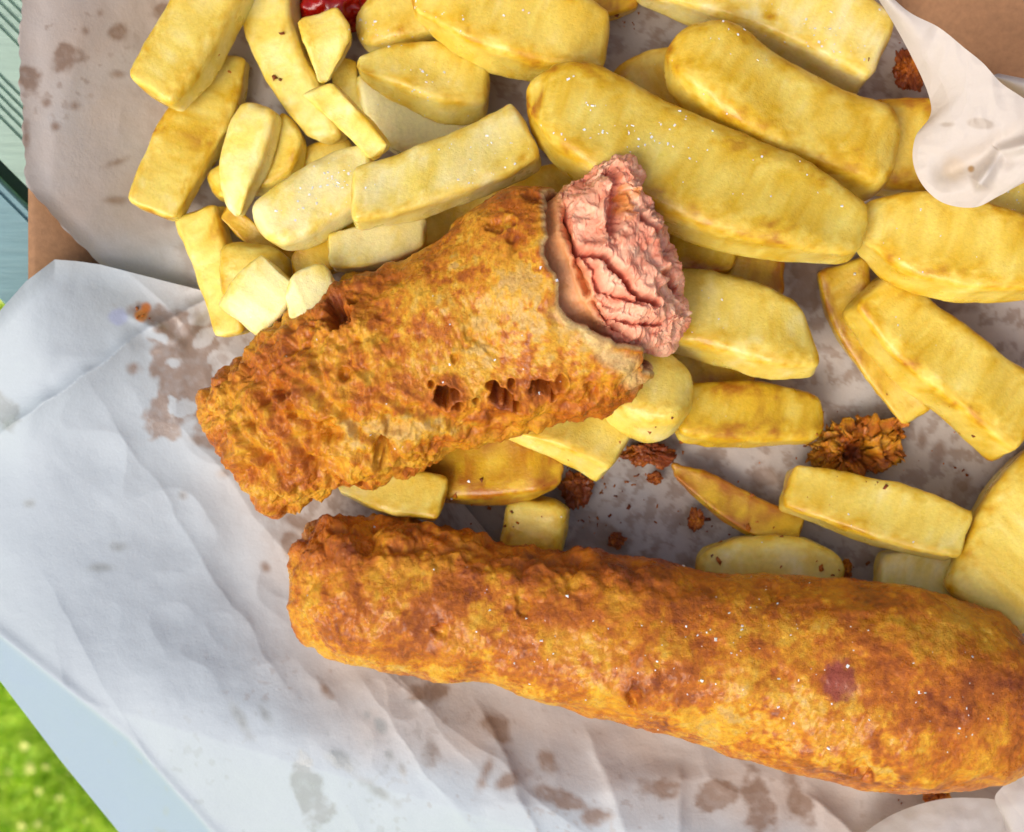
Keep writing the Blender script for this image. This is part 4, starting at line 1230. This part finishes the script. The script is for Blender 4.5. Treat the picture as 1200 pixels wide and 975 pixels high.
# ------------------------------------------------------------ bench under the tray (slats run diagonally)
bench = tag(empty("slatted_bench", (0, 0, 0)), "pale teal slatted bench showing at the left edge under the tray", "bench")
def diag(p, q, z):
    """p along the slat, q across it, in photograph pixels."""
    px, py = (p - q) / 2, (p + q) / 2
    x, y = px2w(px, py, z)
    return float(x), float(y), z
def slat(q0, q1, grooves, ztop, mat, name="slat"):
    prof = [(q0, -5), (q0, -0.8), (q0 + 3, 0)]
    for a, wdt in grooves:
        prof += [(a, 0), (a + wdt * 0.25, -0.9), (a + wdt * 0.75, -0.9), (a + wdt, 0)]
    prof += [(q1 - 3, 0), (q1, -0.8), (q1, -5)]
    V = []
    for p in (-900, 2600):
        for q, dz in prof:
            x, y, z = diag(p, q, ztop)
            V.append((x, y, ztop + dz * MM))
    n = len(prof)
    F = [(i, (i + 1) % n, n + (i + 1) % n, n + i) for i in range(n)]
    mesh_obj(name, V, F, mat, bench, smooth=False)
ZB_ = -0.012
slat(-760, -420, [], ZB_, M_BENCH_B)
slat(-400, -60, [(-330, 8), (-312, 8)], ZB_, M_BENCH)
slat(-44, 188, [(-30, 7), (-16, 7), (-2, 7), (12, 7), (26, 7), (84, 6), (96, 6), (108, 6), (120, 6), (133, 6)], ZB_, M_BENCH)
slat(212, 352, [(222, 6)], ZB_, M_BENCH_B)
def crossbar(p0, p1, zt=-0.0175, zb=-0.03):
    V = []
    for z in (zt, zb):
        for p, q in ((p0, -760), (p1, -760), (p1, 350), (p0, 350)):
            x, y, _ = diag(p, q, ZB_)
            V.append((x, y, z))
    F = [(0, 1, 2, 3), (7, 6, 5, 4), (0, 4, 5, 1), (1, 5, 6, 2), (2, 6, 7, 3), (3, 7, 4, 0)]
    mesh_obj("cross_bar", V, F, M_BENCH_B, bench, smooth=False)
crossbar(700, 820); crossbar(1900, 2020)
def rail():
    V = []
    for z in (-0.0225, -0.034):
        for p, q in ((-900, 150), (2600, 150), (2600, 270), (-900, 270)):
            x, y, _ = diag(p, q, ZB_)
            V.append((x, y, z))
    mesh_obj("rail", V, [(0, 1, 2, 3), (7, 6, 5, 4), (0, 4, 5, 1), (1, 5, 6, 2), (2, 6, 7, 3), (3, 7, 4, 0)], M_RAIL, bench, smooth=False)
rail()

# ------------------------------------------------------------ lawn
ZG = -1.2
def ground():
    V = [(-150, -150, ZG), (150, -150, ZG), (150, 150, ZG), (-150, 150, ZG)]
    o = mesh_obj("ground", V, [(0, 1, 2, 3)], M_GROUND, smooth=False)
    tag(o, "green lawn far below the tray", kind="structure")
ground()
def grass():
    n = 42000
    cx_, cy_ = px2w(20, 800, ZG)
    bx = cx_ + rng.uniform(-0.45, 0.4, n); by = cy_ + rng.uniform(-0.4, 0.8, n)
    h = rng.uniform(0.012, 0.026, n); wd = rng.uniform(0.002, 0.004, n)
    an = rng.uniform(0, 2 * math.pi, n); le = rng.uniform(0.2, 1.1, n); la = rng.uniform(0, 2 * math.pi, n)
    sx, sy = np.cos(an) * wd, np.sin(an) * wd
    lx, ly = np.cos(la) * le * h, np.sin(la) * le * h
    z0 = np.full(n, ZG)
    v = np.stack([np.stack([bx - sx, by - sy, z0], 1), np.stack([bx + sx, by + sy, z0], 1),
                  np.stack([bx + sx * 0.8 + lx * 0.35, by + sy * 0.8 + ly * 0.35, z0 + h * 0.6], 1), np.stack([bx + lx, by + ly, z0 + h], 1)], 1).reshape(-1, 3)
    F = np.arange(n * 4).reshape(n, 4)
    o = mesh_obj("grass", v, F, M_GRASS)
    tag(o, "bright green grass blades", "grass", kind="stuff")
grass()
def petals():
    V, F = [], []
    spots = [(28, 874, 10, 0), (35, 900, 11, 1), (54, 899, 7, 1), (45, 927, 8, 0), (70, 935, 7, 0), (25, 968, 9, 1), (45, 965, 7, 0), (3, 346, 16, 0), (100, 962, 5, 0), (10, 905, 6, 0), (82, 905, 4, 0)]
    for i, (x, y, r, c) in enumerate(spots):
        z = ZG + 0.03
        cx_, cy_ = px2w(x, y, z)
        kk = WC / 1200 * (HC - z) / HC * r * 0.75
        a = rng.uniform(0, 6.28, 1)[0]
        m = 8
        ring = [(cx_ + math.cos(a + j / m * 6.283) * kk * (1.0 if j % 2 else 0.75), cy_ + math.sin(a + j / m * 6.283) * kk * 0.75, z + 0.004 * math.sin(j)) for j in range(m)]
        b = len(V)
        V += ring + [(float(cx_), float(cy_), z + 0.003)]
        for j in range(m):
            F.append((b + j, b + (j + 1) % m, b + m))
    o = mesh_obj("fallen_petals", V, F, M_PETAL)
    tag(o, "yellow and orange petals fallen in the grass", "petals", kind="stuff")
petals()
print("objects", len(sc.objects), "H max mm", H.max() * 1000, "tris", sum(len(o.data.polygons) * 2 for o in sc.objects if o.type == 'MESH'))
